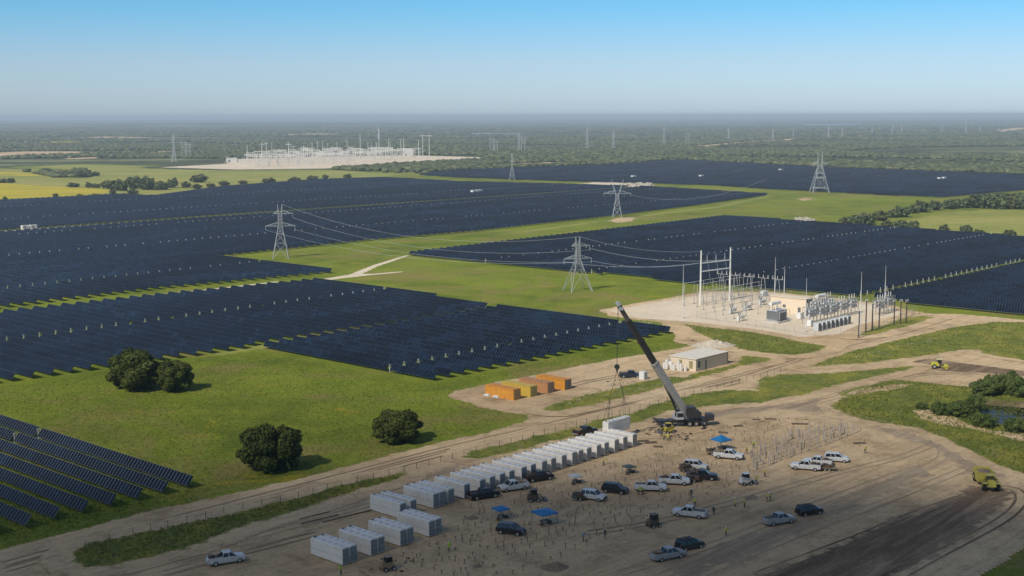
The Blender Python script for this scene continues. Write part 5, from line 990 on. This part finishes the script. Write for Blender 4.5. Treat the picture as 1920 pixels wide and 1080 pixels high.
def skid(px, py, az, m, lab, arm_=True):
    p = at(px, py); e = empty('skid_loader', (p.x, p.y, .02), az2rot(az), lab, 'loader'); MB().box(-.2, 0, .9, 2.0, 1.2, 1.0, top=.85).build('body', m, e, bevel=.06); MB().box(0, 0, 1.75, 1.1, 1.1, .8, top=.85).build('cab_window', GLS, e); MB().box(0, 0, 2.2, 1.2, 1.2, .08).build('roof', m, e); wheels(e, (-.75, .6), .75, .36)
    if arm_:
        for s in (-1, 1): MB().tube((-1.0, s * .65, 1.7), (1.4, s * .65, .9), .09).tube((1.4, s * .65, .9), (1.7, s * .65, .35), .08).build('lift_arm', m, e)
        MB().box(1.95, 0, .35, .6, 1.7, .5, top=.8).build('bucket', DGREY, e)
    return e
skid(1398, 909, 70, CW, 'small white loader beside the group of yellow workers'); skid(845, 1000 - 0, 40, TAN, 'small tan machine') if False else None
skid(1253, 812, 250, paint('lift_yellow', (.50, .40, .06)), 'small yellow and black loader in front of the crane'); skid(1001, 940, 80, BRN, 'dark brown small machine above the larger blue canopy'); skid(1226, 988, 60, BRN, 'small dark brown machine left of the clean white pickup', False); skid(728, 1069, 60, TAN, 'dusty machine at the bottom edge beside the front battery group', False)
# articulated hauler (dirty yellow, seen from the front) and roller
DY = paint('dirty_yellow', (.44, .39, .055), var=.2, dirt=(.34, .27, .10)); SOIL = mat('soil_load', (.20, .15, .11), .95, var=.5, scale=3, bumpy=.6)
p = at(1849, 912); h = empty('earth_scraper', (p.x, p.y, .14), az2rot(186), 'dirty yellow earthmoving scraper on the dark mud track at the right', 'earthmover'); h.scale = (.86,) * 3
MB().box(4.3, 0, 1.7, 2.4, 1.5, 1.2, top=.85).build('engine_hood', DY, h, bevel=.12); MB().box(2.7, .0, 2.3, 1.0, 1.5, 1.4).build('driver_cab', paint('cab_dark', (.05, .045, .03)), h, bevel=.06); MB().box(2.7, 0, 3.1, 1.3, 1.8, .12).build('roof', DY, h)
for s in (-1, 1): MB().box(3.6, s * 1.35, 1.75, 2.4, 1.0, .16).box(1.6, s * 1.5, 2.0, 1.0, .8, .3).build('fender', DY, h)
MB().box(1.0, 0, 2.2, .35, 3.5, .5).box(-.2, 1.55, 1.6, 2.6, .25, 1.2).box(-.2, -1.55, 1.6, 2.6, .25, 1.2).build('gooseneck', DY, h, bevel=.05)
bw = MB(); [bw.box(-2.6, s * 1.6, 1.8, 4.8, .18, 2.2) for s in (-1, 1)]; bw.box(-4.9, 0, 1.8, .2, 3.3, 2.2).box(-2.6, 0, .8, 4.8, 3.1, .2).box(-.2, 0, 1.9, .2, 3.2, 1.7); bw.build('bowl', DY, h)
sl_ = MB(); n = 8; vs = [(-4.7 + 4.3 * i / n, -1.45 + 2.9 * j / n, 2.4 + .5 * math.sin(math.pi * i / n) * math.sin(math.pi * j / n) + random.uniform(-.12, .12)) for i in range(n + 1) for j in range(n + 1)]; sl_.add(vs, [(i * (n + 1) + j, (i + 1) * (n + 1) + j, (i + 1) * (n + 1) + j + 1, i * (n + 1) + j + 1) for i in range(n) for j in range(n)]); sl_.build('soil_load', SOIL, h, smooth=True)
big = MB().tube((0, -.42, 0), (0, .42, 0), .95, n=22).mesh('tyre', RUB, bevel=.08); brm = MB().tube((0, -.44, 0), (0, .44, 0), .42, n=14).mesh('rim', DY)
for x in (3.4, -3.9):
    for s in (-1, 1): q = obj_of('wheel', big, h, (x, s * 1.35, .95)); obj_of('rim', brm, q)
p = at(1758, 691); h = empty('soil_compactor', (p.x, p.y, .06), az2rot(100), 'yellow soil compactor working on the dark earth strip at the right', 'compactor'); h.scale = (.8,) * 3
MB().box(-.9, 0, 1.5, 2.6, 1.9, 1.2, top=.85).build('engine_hood', paint('bright_yellow', (.50, .47, .04), var=.15), h, bevel=.1); MB().box(.5, 0, 2.3, 1.3, 1.5, 1.5).build('cab_window', GLS, h); MB().box(.4, 0, 3.15, 1.8, 1.9, .16).build('roof', paint('pale_yellow', (.62, .56, .25)), h); MB().tube((2.7, -1.0, .75), (2.7, 1.0, .75), .75, n=20).build('drum', paint('bright_yellow', (.50, .47, .04)), h); MB().box(2.2, 1.1, .8, 2.4, .15, .4).box(2.2, -1.1, .8, 2.4, .15, .4).build('drum_frame', DY, h); wheels(h, (-1.2,), .95, .78, .5)
# ================================================================== canopies
CBLU = mat('canopy_blue', (0.015, 0.17, 0.42), .55, var=.08); CGY = mat('canopy_grey', (.50, .53, .53), .6, var=.1); CDG = mat('canopy_dark', (.06, .085, .085), .6)
def canopy(px, py, W, Hh, m, lab, peak=.75, rz=.6):
    p = at(px, py); e = empty('canopy_tent', (p.x, p.y, .02), rz, lab, 'canopy'); h = W / 2; rings = []
    b = MB(); b.loft([[(-h, -h, Hh - .22), (h, -h, Hh - .22), (h, h, Hh - .22), (-h, h, Hh - .22)], [(-h, -h, Hh), (h, -h, Hh), (h, h, Hh), (-h, h, Hh)], [(-h * .5, -h * .5, Hh + peak * .42), (h * .5, -h * .5, Hh + peak * .42), (h * .5, h * .5, Hh + peak * .42), (-h * .5, h * .5, Hh + peak * .42)], [(-.05, -.05, Hh + peak), (.05, -.05, Hh + peak), (.05, .05, Hh + peak), (-.05, .05, Hh + peak)]], cap=False); b.build('roof', m, e)
    for x in (-1, 1):
        for y in (-1, 1): MB().tube((x * h * .94, y * h * .94, 0), (x * h * .94, y * h * .94, Hh), .04, n=6).build('leg', DGREY, e)
    MB().box(0, 0, .75, W * .5, .6, .06).box(-W * .2, 0, .37, .06, .5, .74).box(W * .2, 0, .37, .06, .5, .74).build('table', DGREY, e)
    for k, q in enumerate(((-.4, -.9), (.9, .7))):
        c = MB().box(0, 0, .22, .6, .4, .44).box(0, 0, .47, .64, .44, .06).build('cooler', BRN); c.location = (p.x + q[0], p.y + q[1], .02); tag(c, 'dark box on the ground %s side under the %s' % (('near left', 'far right')[k], ' '.join(lab.split()[:4])), 'cooler', 'dark boxes under the canopies')
canopy(1352, 843, 3.1, 2.2, CBLU, 'blue pointed canopy tent standing near the crane', .9); canopy(939, 973, 2.3, 1.9, CBLU, 'small flat blue canopy left of the larger one', .25); canopy(1021, 983, 3.3, 2.2, CBLU, 'largest blue canopy with dark gear underneath', .3); canopy(1078, 907, 2.0, 1.6, CGY, 'pale grey canopy standing in front of the battery row', .3); canopy(1179, 888, 1.9, 1.5, CDG, 'dark grey low canopy in the upper pile field', .15)
# ================================================================== people
SKIN = mat('skin', (.35, .2, .13), .6); VEST = mat('hi_vis_vest', (.42, .60, .03), .6, var=.1); VESTY = mat('yellow_shirt', (.58, .52, .06), .7, var=.1); JEAN = mat('dark_trousers', (.03, .035, .05), .8); BLUES = mat('blue_shirt', (.12, .22, .34), .8); DARKS = mat('dark_shirt', (.04, .04, .045), .8); HATW = mat('white_helmet', (.7, .7, .68), .4)
def person_mesh(top, pose):
    J = {}; E = []
    def add(n, p, r, par=None): J[n] = (p, r); (E.append((par, n)) if par else None)
    lean = {'stand': 0, 'reach': .12, 'bend': .55}[pose]; L = lambda z, y: (y, 0, z)
    def tz(z): dz = z - .95; return (math.sin(lean) * dz, .95 + math.cos(lean) * dz)
    def T(y, z): x, zz = tz(z); return (x, y, zz)
    add('pelvis', (0, 0, .95), (.15, .11)); add('waist', T(0, 1.12), (.14, .10), 'pelvis'); add('chest', T(0, 1.33), (.17, .12), 'waist'); add('neck', T(0, 1.50), (.06, .06), 'chest'); add('head', T(0, 1.62), (.10, .09), 'neck'); add('crown', T(0, 1.74), (.07, .07), 'head'); hx = T(0, 1.60); add('nose', (hx[0] + .11, 0, hx[2]), (.015, .015), 'head')
    for s, n in ((-1, 'l'), (1, 'r')):
        st = .12 if pose != 'stand' else .04 * s; add('hip' + n, (0, s * .10, .88), (.10, .10), 'pelvis'); add('knee' + n, (.03 + st * s * .4, s * .12, .48), (.07, .07), 'hip' + n); add('ankle' + n, (st * s * .5, s * .13, .09), (.05, .05), 'knee' + n); add('toe' + n, (st * s * .5 + .17, s * .14, .05), (.04, .035), 'ankle' + n)
        sh = T(s * .19, 1.43); add('sh' + n, sh, (.07, .07), 'chest')
        if pose == 'stand' or (pose == 'reach' and s < 0): el = (sh[0] + .02, s * .26, sh[2] - .29); wr = (sh[0] + .10, s * .27, sh[2] - .54)
        else: el = (sh[0] + .20, s * .24, sh[2] - .20); wr = (sh[0] + .44, s * .20, sh[2] - .16 - (.2 if pose == 'bend' else 0))
        add('el' + n, el, (.045, .045), 'sh' + n); add('wr' + n, wr, (.03, .03), 'el' + n); d_ = (Vector(wr) - Vector(el)).normalized(); h_ = Vector(wr) + d_ * .08; add('palm' + n, tuple(h_), (.03, .018), 'wr' + n)
        for q in range(4): f = h_ + d_ * (.07 + .01 * (q in (1, 2))) + Vector((0, (q - 1.5) * .02, -.01)); add('f%d%s' % (q, n), tuple(f), (.008, .008), 'palm' + n)
        add('th' + n, tuple(Vector(wr) + d_ * .06 + Vector((.045, 0, 0))), (.009, .009), 'wr' + n)
    names = list(J); me = bpy.data.meshes.new('tmp'); me.from_pydata([J[k][0] for k in names], [(names.index(a), names.index(b)) for a, b in E], []); o = bpy.data.objects.new('tmp', me); COL.objects.link(o)
    md = o.modifiers.new('s', 'SKIN'); sv = me.skin_vertices[0].data
    for i, k in enumerate(names): sv[i].radius = J[k][1]; sv[i].use_root = (k == 'pelvis')
    sbm = o.modifiers.new('d', 'SUBSURF'); sbm.levels = 1; sbm.render_levels = 1
    dg = bpy.context.evaluated_depsgraph_get(); ev = o.evaluated_get(dg); m2 = bpy.data.meshes.new_from_object(ev); COL.objects.unlink(o); bpy.data.objects.remove(o)
    m2.materials.clear(); [m2.materials.append(x) for x in (SKIN, top, JEAN)]
    cz = J['chest'][0]; wl = Vector(J['wrl'][0]); wr_ = Vector(J['wrr'][0]); nk = Vector(J['neck'][0])
    for p in m2.polygons:
        c = p.center
        if c.z < .96 and min((c - wl).length, (c - wr_).length) > .3: p.material_index = 2
        elif (c - Vector(J['head'][0])).length < .17 or (c - wl).length < .10 or (c - wr_).length < .10 or (c - wl).length < .2 and c.z < wl.z: p.material_index = 0
        else: p.material_index = 1
        p.use_smooth = True
    hd = J['head'][0]; return m2, hd
PMs = {}
def person(px, py, az, top, pose, lab, hat=True):
    k = (top.name, pose)
    if k not in PMs:
        b, hd = person_mesh(top, pose); mb = MB(); rings = []
        for z, r in ((.03, .145), (.05, .12), (.10, .105), (.14, .06), (.15, .01)): rings.append([(hd[0] + r * math.cos(a * math.pi / 5), r * .85 * math.sin(a * math.pi / 5), hd[2] + z) for a in range(10)])
        PMs[k] = (b, mb.loft(rings).mesh('helmet', HATW if top is not BLUES else VESTY))
    p = at(px, py); e = empty('person', (p.x, p.y, .02), az2rot(az), lab, 'person'); obj_of('body', PMs[k][0], e); obj_of('helmet', PMs[k][1], e); return e
for a in [(842, 1034, 200, VEST, 'stand', 'worker in a bright green vest right of the front battery group'), (639, 1078, 120, VEST, 'stand', 'worker in a bright green vest at the bottom edge below the first battery pair'), (1361, 1005, 60, VESTY, 'stand', 'worker in yellow walking alone in the lower middle'), (1378, 951, 90, VESTY, 'stand', 'worker in yellow, left of two beside a small pile of gear'), (1396, 952, 240, VESTY, 'reach', 'worker in yellow, right of two beside a small pile of gear'),
          (1438, 941, 80, VESTY, 'bend', 'worker in yellow bending, left of the pair by the dark soil patch'), (1444, 940, 260, VESTY, 'bend', 'worker in yellow bending, right of the pair by the dark soil patch'), (1303, 950, 10, VESTY, 'bend', 'worker in yellow crouching above the clean white pickup'), (1413, 841, 190, VEST, 'bend', 'worker in yellow green at the left edge of the tall piles'), (1400, 851, 190, VESTY, 'bend', 'worker in yellow left of the tall piles, lower one'),
          (1622, 850, 170, VESTY, 'bend', 'worker in yellow bending at the far right of the pile field'), (1418, 906, 120, VESTY, 'reach', 'worker in yellow reaching beside the white loader'), (1434, 895, 200, VESTY, 'bend', 'worker in yellow bending right of the white loader'), (1197, 928, 90, VEST, 'bend', 'worker in green left of the white pickup, left one'), (1206, 928, 270, VEST, 'bend', 'worker in green left of the white pickup, right one'),
          (1338, 967, 40, DARKS, 'stand', 'worker in dark clothes standing right of the clean white pickup'), (1093, 1015, 80, BLUES, 'bend', 'worker in a pale blue shirt in the lower pile field'), (1134, 1010, 60, DARKS, 'reach', 'worker in dark clothes right of the one in blue'), (1245, 826, 150, VESTY, 'reach', 'worker in yellow in front of the crane outriggers, left one'), (1252, 827, 210, VESTY, 'stand', 'worker in yellow in front of the crane outriggers, right one'), (1132, 872, 90, VESTY, 'bend', 'worker in yellow crouching at the right part of the battery row'), (1296, 934, 200, DARKS, 'stand', 'worker in dark clothes above the crouching yellow one')]: person(*a)
# ================================================================== piles
pst = mat('pile_steel', (0.16, 0.11, 0.08), .8, var=.35, dirt=(.28, .19, .12)); pwh = mat('pale_pile', (0.44, 0.39, 0.33), .6, var=.3)
PILE = poly_np([(600, 1100), (700, 1075), (790, 1030), (850, 985), (880, 945), (960, 925), (1100, 882), (1240, 838), (1330, 806), (1440, 782), (1545, 790), (1625, 812), (1618, 842), (1500, 868), (1400, 898), (1340, 935), (1200, 965), (1180, 995), (1060, 1040), (960, 1080), (850, 1110)])
TALL = poly_np([(1400, 860), (1440, 835), (1500, 812), (1580, 800), (1628, 815), (1600, 845), (1520, 862), (1420, 896)])
vehs = [(o.location.x, o.location.y) for o in bpy.data.objects if o.get('category') in ('pickup truck', 'car', 'van', 'jeep', 'trailer', 'loader', 'crane', 'canopy')]
VA = np.array(vehs); pts = []
umin = -170; 
for iu in range(0, 60):
    for iv in range(0, 110):
        if iv % 7 == 6: continue
        u = -215 + iu * 2.0; v = 95 + iv * 1.75; q = UV(u, v); x = q.x + random.uniform(-.4, .4); y = q.y + random.uniform(-.4, .4); pts.append((x, y)) if random.random() < .55 else None
TQ = [tuple(UV(-215 + i * 1.5 + random.uniform(-.3, .3), 180 + j * 1.35 + random.uniform(-.5, .5)))[:2] for i in range(57) for j in range(88)]; TQ = np.array(TQ); TQ = TQ[sdist(TQ, TALL) > 0]; PP = np.array(pts); PP = PP[sdist(PP, TALL) <= 0]; PP = np.concatenate([PP, TQ]); PP = PP[sdist(PP, PILE) > 0]; dv = np.sqrt(((PP[:, None] - VA[None]) ** 2).sum(-1)).min(1); PP = PP[dv > 2.6]
uu = PP @ np.array((Av.x, Av.y)); vv = PP @ np.array((Bv.x, Bv.y)); PP = PP[~((uu < -147.5) & (vv < 150)) & ~((uu < -158) & (vv < 214))]
PP = PP[np.argsort(np.hypot(PP[:, 0], PP[:, 1]))]; tall = sdist(PP, TALL) > 0
pm = [MB().tube((0, 0, 0), (0, 0, h), .06, n=6).box(0, 0, h, .26, .26, .06).mesh('steel_pile', pst) for h in (.45, .58, .7, .9)]; pt = [MB().tube((0, 0, 0), (0, 0, h), .10, n=6).tube((0, 0, h), (0, 0, h + .35), .03, n=4).mesh('steel_pile', pwh if h not in (1.9,) else pst) for h in (1.1, 1.35, 1.7, 2.2)]
order = np.argsort([-(1.6 if t else 1) / math.hypot(*p) for p, t in zip(PP, tall)]); far_piles = MB()
for n_, i in enumerate(order):
    x, y = PP[i]; h = random.randrange(4); me = (pt if tall[i] else pm)[h]
    if n_ < 290:
        o = obj_of('steel_pile', me, None, (x, y, 0)); o.rotation_euler = (random.uniform(-.03, .03), random.uniform(-.03, .03), random.uniform(0, 3)); tag(o, 'tall thin pale steel pile in the dense cluster at the right of the yard' if tall[i] else 'short rusty steel pile sticking out of the bare yard ground', 'pile', 'tall piles' if tall[i] else 'short piles')
    else:
        hh = (1.3, 1.55, 1.9, 2.3)[h] if tall[i] else (.45, .58, .7, .9)[h]; far_piles.mi = 1 if tall[i] else 0; far_piles.tube((x, y, 0), (x, y, hh), .10 if tall[i] else .06, n=5)
if far_piles.v: tag(far_piles.build('distant_steel_piles', [pst, pwh]), 'rows of short steel piles covering the far part of the yard', 'piles', kind='stuff')
# rubble, lumber, soil heaps
ROCK = mat('rubble_stone', (.40, .35, .28), .95, var=.35); DARKR = mat('dark_debris', (.05, .042, .035), .9, var=.4)
def rubble(name, pts, n, m, lo, hi, lab, z=.02):
    P = in_polys(pts, n); k = len(P); V = IV[None] * (1 + rng.normal(0, .25, (k, 12, 1))); s = rng.uniform(lo, hi, k) ** 1.0; V = V * np.stack([s, s * rng.uniform(.5, 1.2, k), s * rng.uniform(.4, .8, k)], 1)[:, None]; V[:, :, :2] += P[:, None]; V[:, :, 2] = np.maximum(V[:, :, 2] + (s * .25)[:, None], 0)
    F = (IF[None] + 12 * np.arange(k)[:, None, None]).reshape(-1, 3); o = obj_of(name, np_mesh(name, V.reshape(-1, 3), F, m)); return tag(o, lab, 'rubble', kind='stuff')
rubble('rubble', [(1060, 752), (1120, 728), (1180, 714), (1240, 704), (1300, 706), (1290, 716), (1200, 735), (1110, 755), (1065, 762)], 1100, ROCK, .10, .32, 'broken stone rubble between the road and the container yard')
rubble('dark_debris', [(1130, 716), (1160, 712), (1240, 706), (1240, 716), (1160, 728), (1100, 742), (1090, 738)], 260, DARKR, .10, .35, 'dark scattered debris beside the dark blue pickup')
rubble('rubble', [(1020, 449), (1040, 446), (1095, 444), (1100, 447), (1060, 450), (1022, 452)], 500, ROCK, .4, 1.3, 'heap of broken stone at the tip of the right solar block'); rubble('rubble', [(1150, 349), (1180, 345), (1222, 346), (1220, 351), (1160, 351)], 350, ROCK, 1.0, 2.6, 'pale stone heap between the far solar blocks'); rubble('rubble', [(1490, 411), (1505, 409), (1528, 411), (1526, 415), (1495, 415)], 260, ROCK, .5, 1.6, 'stone heap on the green field behind the right solar block')
rubble('clods', [(1180, 600), (1300, 612), (1440, 622), (1510, 632), (1500, 642), (1400, 628), (1290, 615), (1180, 606)], 900, ROCK, .06, .3, 'loose stones along the edge of the substation pad')
rubble('clods', [(1630, 660), (1720, 640), (1800, 622), (1800, 628), (1720, 648), (1640, 668), (1540, 690), (1520, 690)], 900, ROCK, .06, .32, 'loose stones along the far side of the gravel road')
rubble('clods', [(600, 1090), (860, 985), (1100, 890), (1340, 800), (1560, 780), (1640, 820), (1500, 900), (1300, 960), (1100, 1040), (960, 1090)], 3500, mat('soil_clod', (.30, .22, .155), .95, var=.3), .04, .2, 'soil clods between the piles')
rubble('dark_debris', [(1190, 800), (1240, 800), (1300, 815), (1290, 826), (1230, 822), (1185, 808)], 120, DARKR, .1, .4, 'dark bits of gear around the crane outriggers')
rubble('dark_debris', [(660, 1062), (700, 1045), (770, 1030), (790, 1050), (740, 1085), (670, 1085)], 45, DARKR, .06, .28, 'dark bits of gear beside the front battery group')
def heap(px, py, W, D_, H, m, lab, name='soil_heap'):
    p = at(px, py); n = 18; vs = []
    for i in range(n + 1):
        for j in range(n + 1):
            a = i / n * 2 - 1; b = j / n * 2 - 1; r = min(1, math.hypot(a, b)); z = H * (math.cos(r * math.pi) + 1) / 2 * random.uniform(.6, 1.2); vs.append((a * W / 2, b * D_ / 2, z - .03))
    mb = MB().add(vs, [(i * (n + 1) + j, (i + 1) * (n + 1) + j, (i + 1) * (n + 1) + j + 1, i * (n + 1) + j + 1) for i in range(n) for j in range(n)]); o = mb.build(name, m); o.location = (p.x, p.y, .02); return tag(o, lab, 'soil heap')
SH = mat('brown_soil', (.26, .18, .12), .95, var=.4, scale=3); heap(1042, 1064, 5.2, 4.4, .8, SH, 'rough brown soil heap at the bottom middle'); heap(1410, 934, 8.5, 9.0, .12, SH, 'flat dark soil patch between the workers'); heap(1267, 856, 3.5, 2.6, .35, mat('straw_heap', (.33, .26, .12), .95, var=.3), 'small straw coloured heap left of the white pickup near the canopy'); heap(895, 1002 + 60, 2, 2, .3, SH, 'tiny brown heap among the near piles'); heap(886, 972, 2.6, 2.2, .5, SH, 'small brown heap beside the black car'); heap(1340, 648, 16, 12, 1.6, mat('pale_spoil', (.5, .43, .33), .95, var=.2, scale=2), 'pale spoil heap behind the site office')
LUM = mat('lumber', (.16, .12, .08), .8, var=.3)
for i, (x, y, az, L) in enumerate([(1205, 828, 75, 2.4), (1220, 831, 75, 2.6), (1234, 839, 100, 1.8), (1445, 787, 90, 2.4), (1384, 800, 80, 2.0), (1500, 796, 95, 3.8), (1612, 832, 85, 2.6), (1418, 788, 92, 1.6), (1355, 812, 110, 2.0)]):
    p = at(x, y); e = empty('lumber_stack', (p.x, p.y, .02), az2rot(az), 'low dark timber bundle lying on the yard, %s of the nine bundles from the left' % ORD[1 + sorted(range(9), key=lambda j: [1205, 1220, 1234, 1445, 1384, 1500, 1612, 1418, 1355][j]).index(i)], 'lumber'); mb = MB(); [mb.box(random.uniform(-.1, .1), (k - 1) * .2, .1 + .14 * j, L, .14, .1) for k in range(3) for j in range(2)]; mb.build('timber', LUM, e)
for i, (x, y) in enumerate([(590, 968), (600, 975), (640, 972), (700, 957)]):
    a = at(x, y); tag(MB().box(0, 0, .12, 7.5 if i else 6, .22, .22).build('timber_beam', LUM), 'long timber beam on the ground behind the front battery group, %s of four' % ORD[i + 1], 'timber beam', 'timber beams'); q = [o for o in bpy.data.objects if o.name.startswith('timber_beam')][-1]; q.location = (a.x, a.y, .03); q.rotation_euler = (0, 0, ROTB - .1)
# inverter stations in the solar field
for i, (x, b_) in enumerate([(47, 430), (62, 429), (889, 364), (898, 363), (1315, 334), (1464, 322), (1762, 339), (1770, 338), (1188, 349 - 14)]):
    p = at(x, b_); e = empty('inverter_station', (p.x, p.y, .02), ROTB, 'small white inverter cabin in the solar field, %s from the left' % ORD[1 + sorted(range(9), key=lambda j: [47, 62, 889, 898, 1315, 1464, 1762, 1770, 1188][j]).index(i)], 'inverter', 'white inverter cabins'); k = .8 if p.y < 1000 else 1.1; MB().box(0, 0, 1.6 * k, 5.5 * k, 2.6 * k, 3.0 * k).build('body', WHITE, e, bevel=.05); MB().box(0, -1.33 * k, 1.4 * k, 1.4 * k, .08, 2.2 * k).build('door', TGREY, e)
# ================================================================== air
def volume_box(name, b0, b1, dens, col, aniso, kind, label):
    c = [(a + b) / 2 for a, b in zip(b0, b1)]; s = [b - a for a, b in zip(b0, b1)]; m = bpy.data.materials.new(name); m.use_nodes = True; t = m.node_tree; t.nodes.clear(); o = t.nodes.new('ShaderNodeOutputMaterial'); v = t.nodes.new('ShaderNodeVolumePrincipled'); v.inputs['Color'].default_value = (*col, 1); v.inputs['Density'].default_value = dens; v.inputs['Anisotropy'].default_value = aniso; t.links.new(v.outputs[0], o.inputs['Volume'])
    ob = MB().box(*c, *s).build(name, m); return tag(ob, label, kind=kind)
volume_box('haze', (-61500, -3600, -1.2), (61500, 81000, 75), 1.25e-4, (0.74, 0.87, 0.97), 0.0, 'stuff', 'pale blue distance haze')
# unseen volume added to darken the foreground: thickens towards the back of the camera
def added_shade_cloud():
    z0 = 330.0; nx, ny = 46, 40; top = []; bot = []; r = random.Random(4)
    for i in range(nx + 1):
        for j in range(ny + 1):
            x = -1300 + 2300 * i / nx; s = j / ny; edge = 184 + 18 * math.sin(x * .011) + 12 * math.sin(x * .027 + 1); y = edge - 1250 * s ** 2.0; d = edge - y
            th = (4.3 * (max(0, min(d, 255)) / 172) ** 2.0 + max(0, min(d, 255) - 212) * .46) * (1 + .08 * math.sin(x * .021 + y * .017) + .05 * math.sin(x * .05 - y * .04)); e = min(1, (nx / 2 - abs(i - nx / 2)) / 5, (ny - j) / 4); th *= max(0, e)
            zb = z0 + 1.5 * math.sin(x * .03) * math.cos(y * .028); bot.append((x, y, zb)); top.append((x, y, zb + th + .4))
    n = len(top); vs = bot + top; fs = []
    for i in range(nx):
        for j in range(ny): a = i * (ny + 1) + j; fs += [(a, a + 1, a + ny + 2, a + ny + 1), (n + a, n + a + ny + 1, n + a + ny + 2, n + a + 1)]
    per = [j for j in range(ny + 1)] + [i * (ny + 1) + ny for i in range(1, nx + 1)] + [nx * (ny + 1) + j for j in range(ny - 1, -1, -1)] + [i * (ny + 1) for i in range(nx - 1, 0, -1)]
    for a, b in zip(per, per[1:] + per[:1]): fs.append((a, n + a, n + b, b))
    m = bpy.data.materials.new('added_shade_cloud'); m.use_nodes = True; t = m.node_tree; t.nodes.clear(); o = t.nodes.new('ShaderNodeOutputMaterial'); v = t.nodes.new('ShaderNodeVolumePrincipled'); v.inputs['Color'].default_value = (.16, .15, .14, 1); v.inputs['Density'].default_value = 0.058; t.links.new(v.outputs[0], o.inputs['Volume'])
    mb = MB(); mb.add(vs, fs); tag(mb.build('added_shade_cloud', m), 'added unseen grey volume overhead that darkens the foreground', kind='structure')
added_shade_cloud()
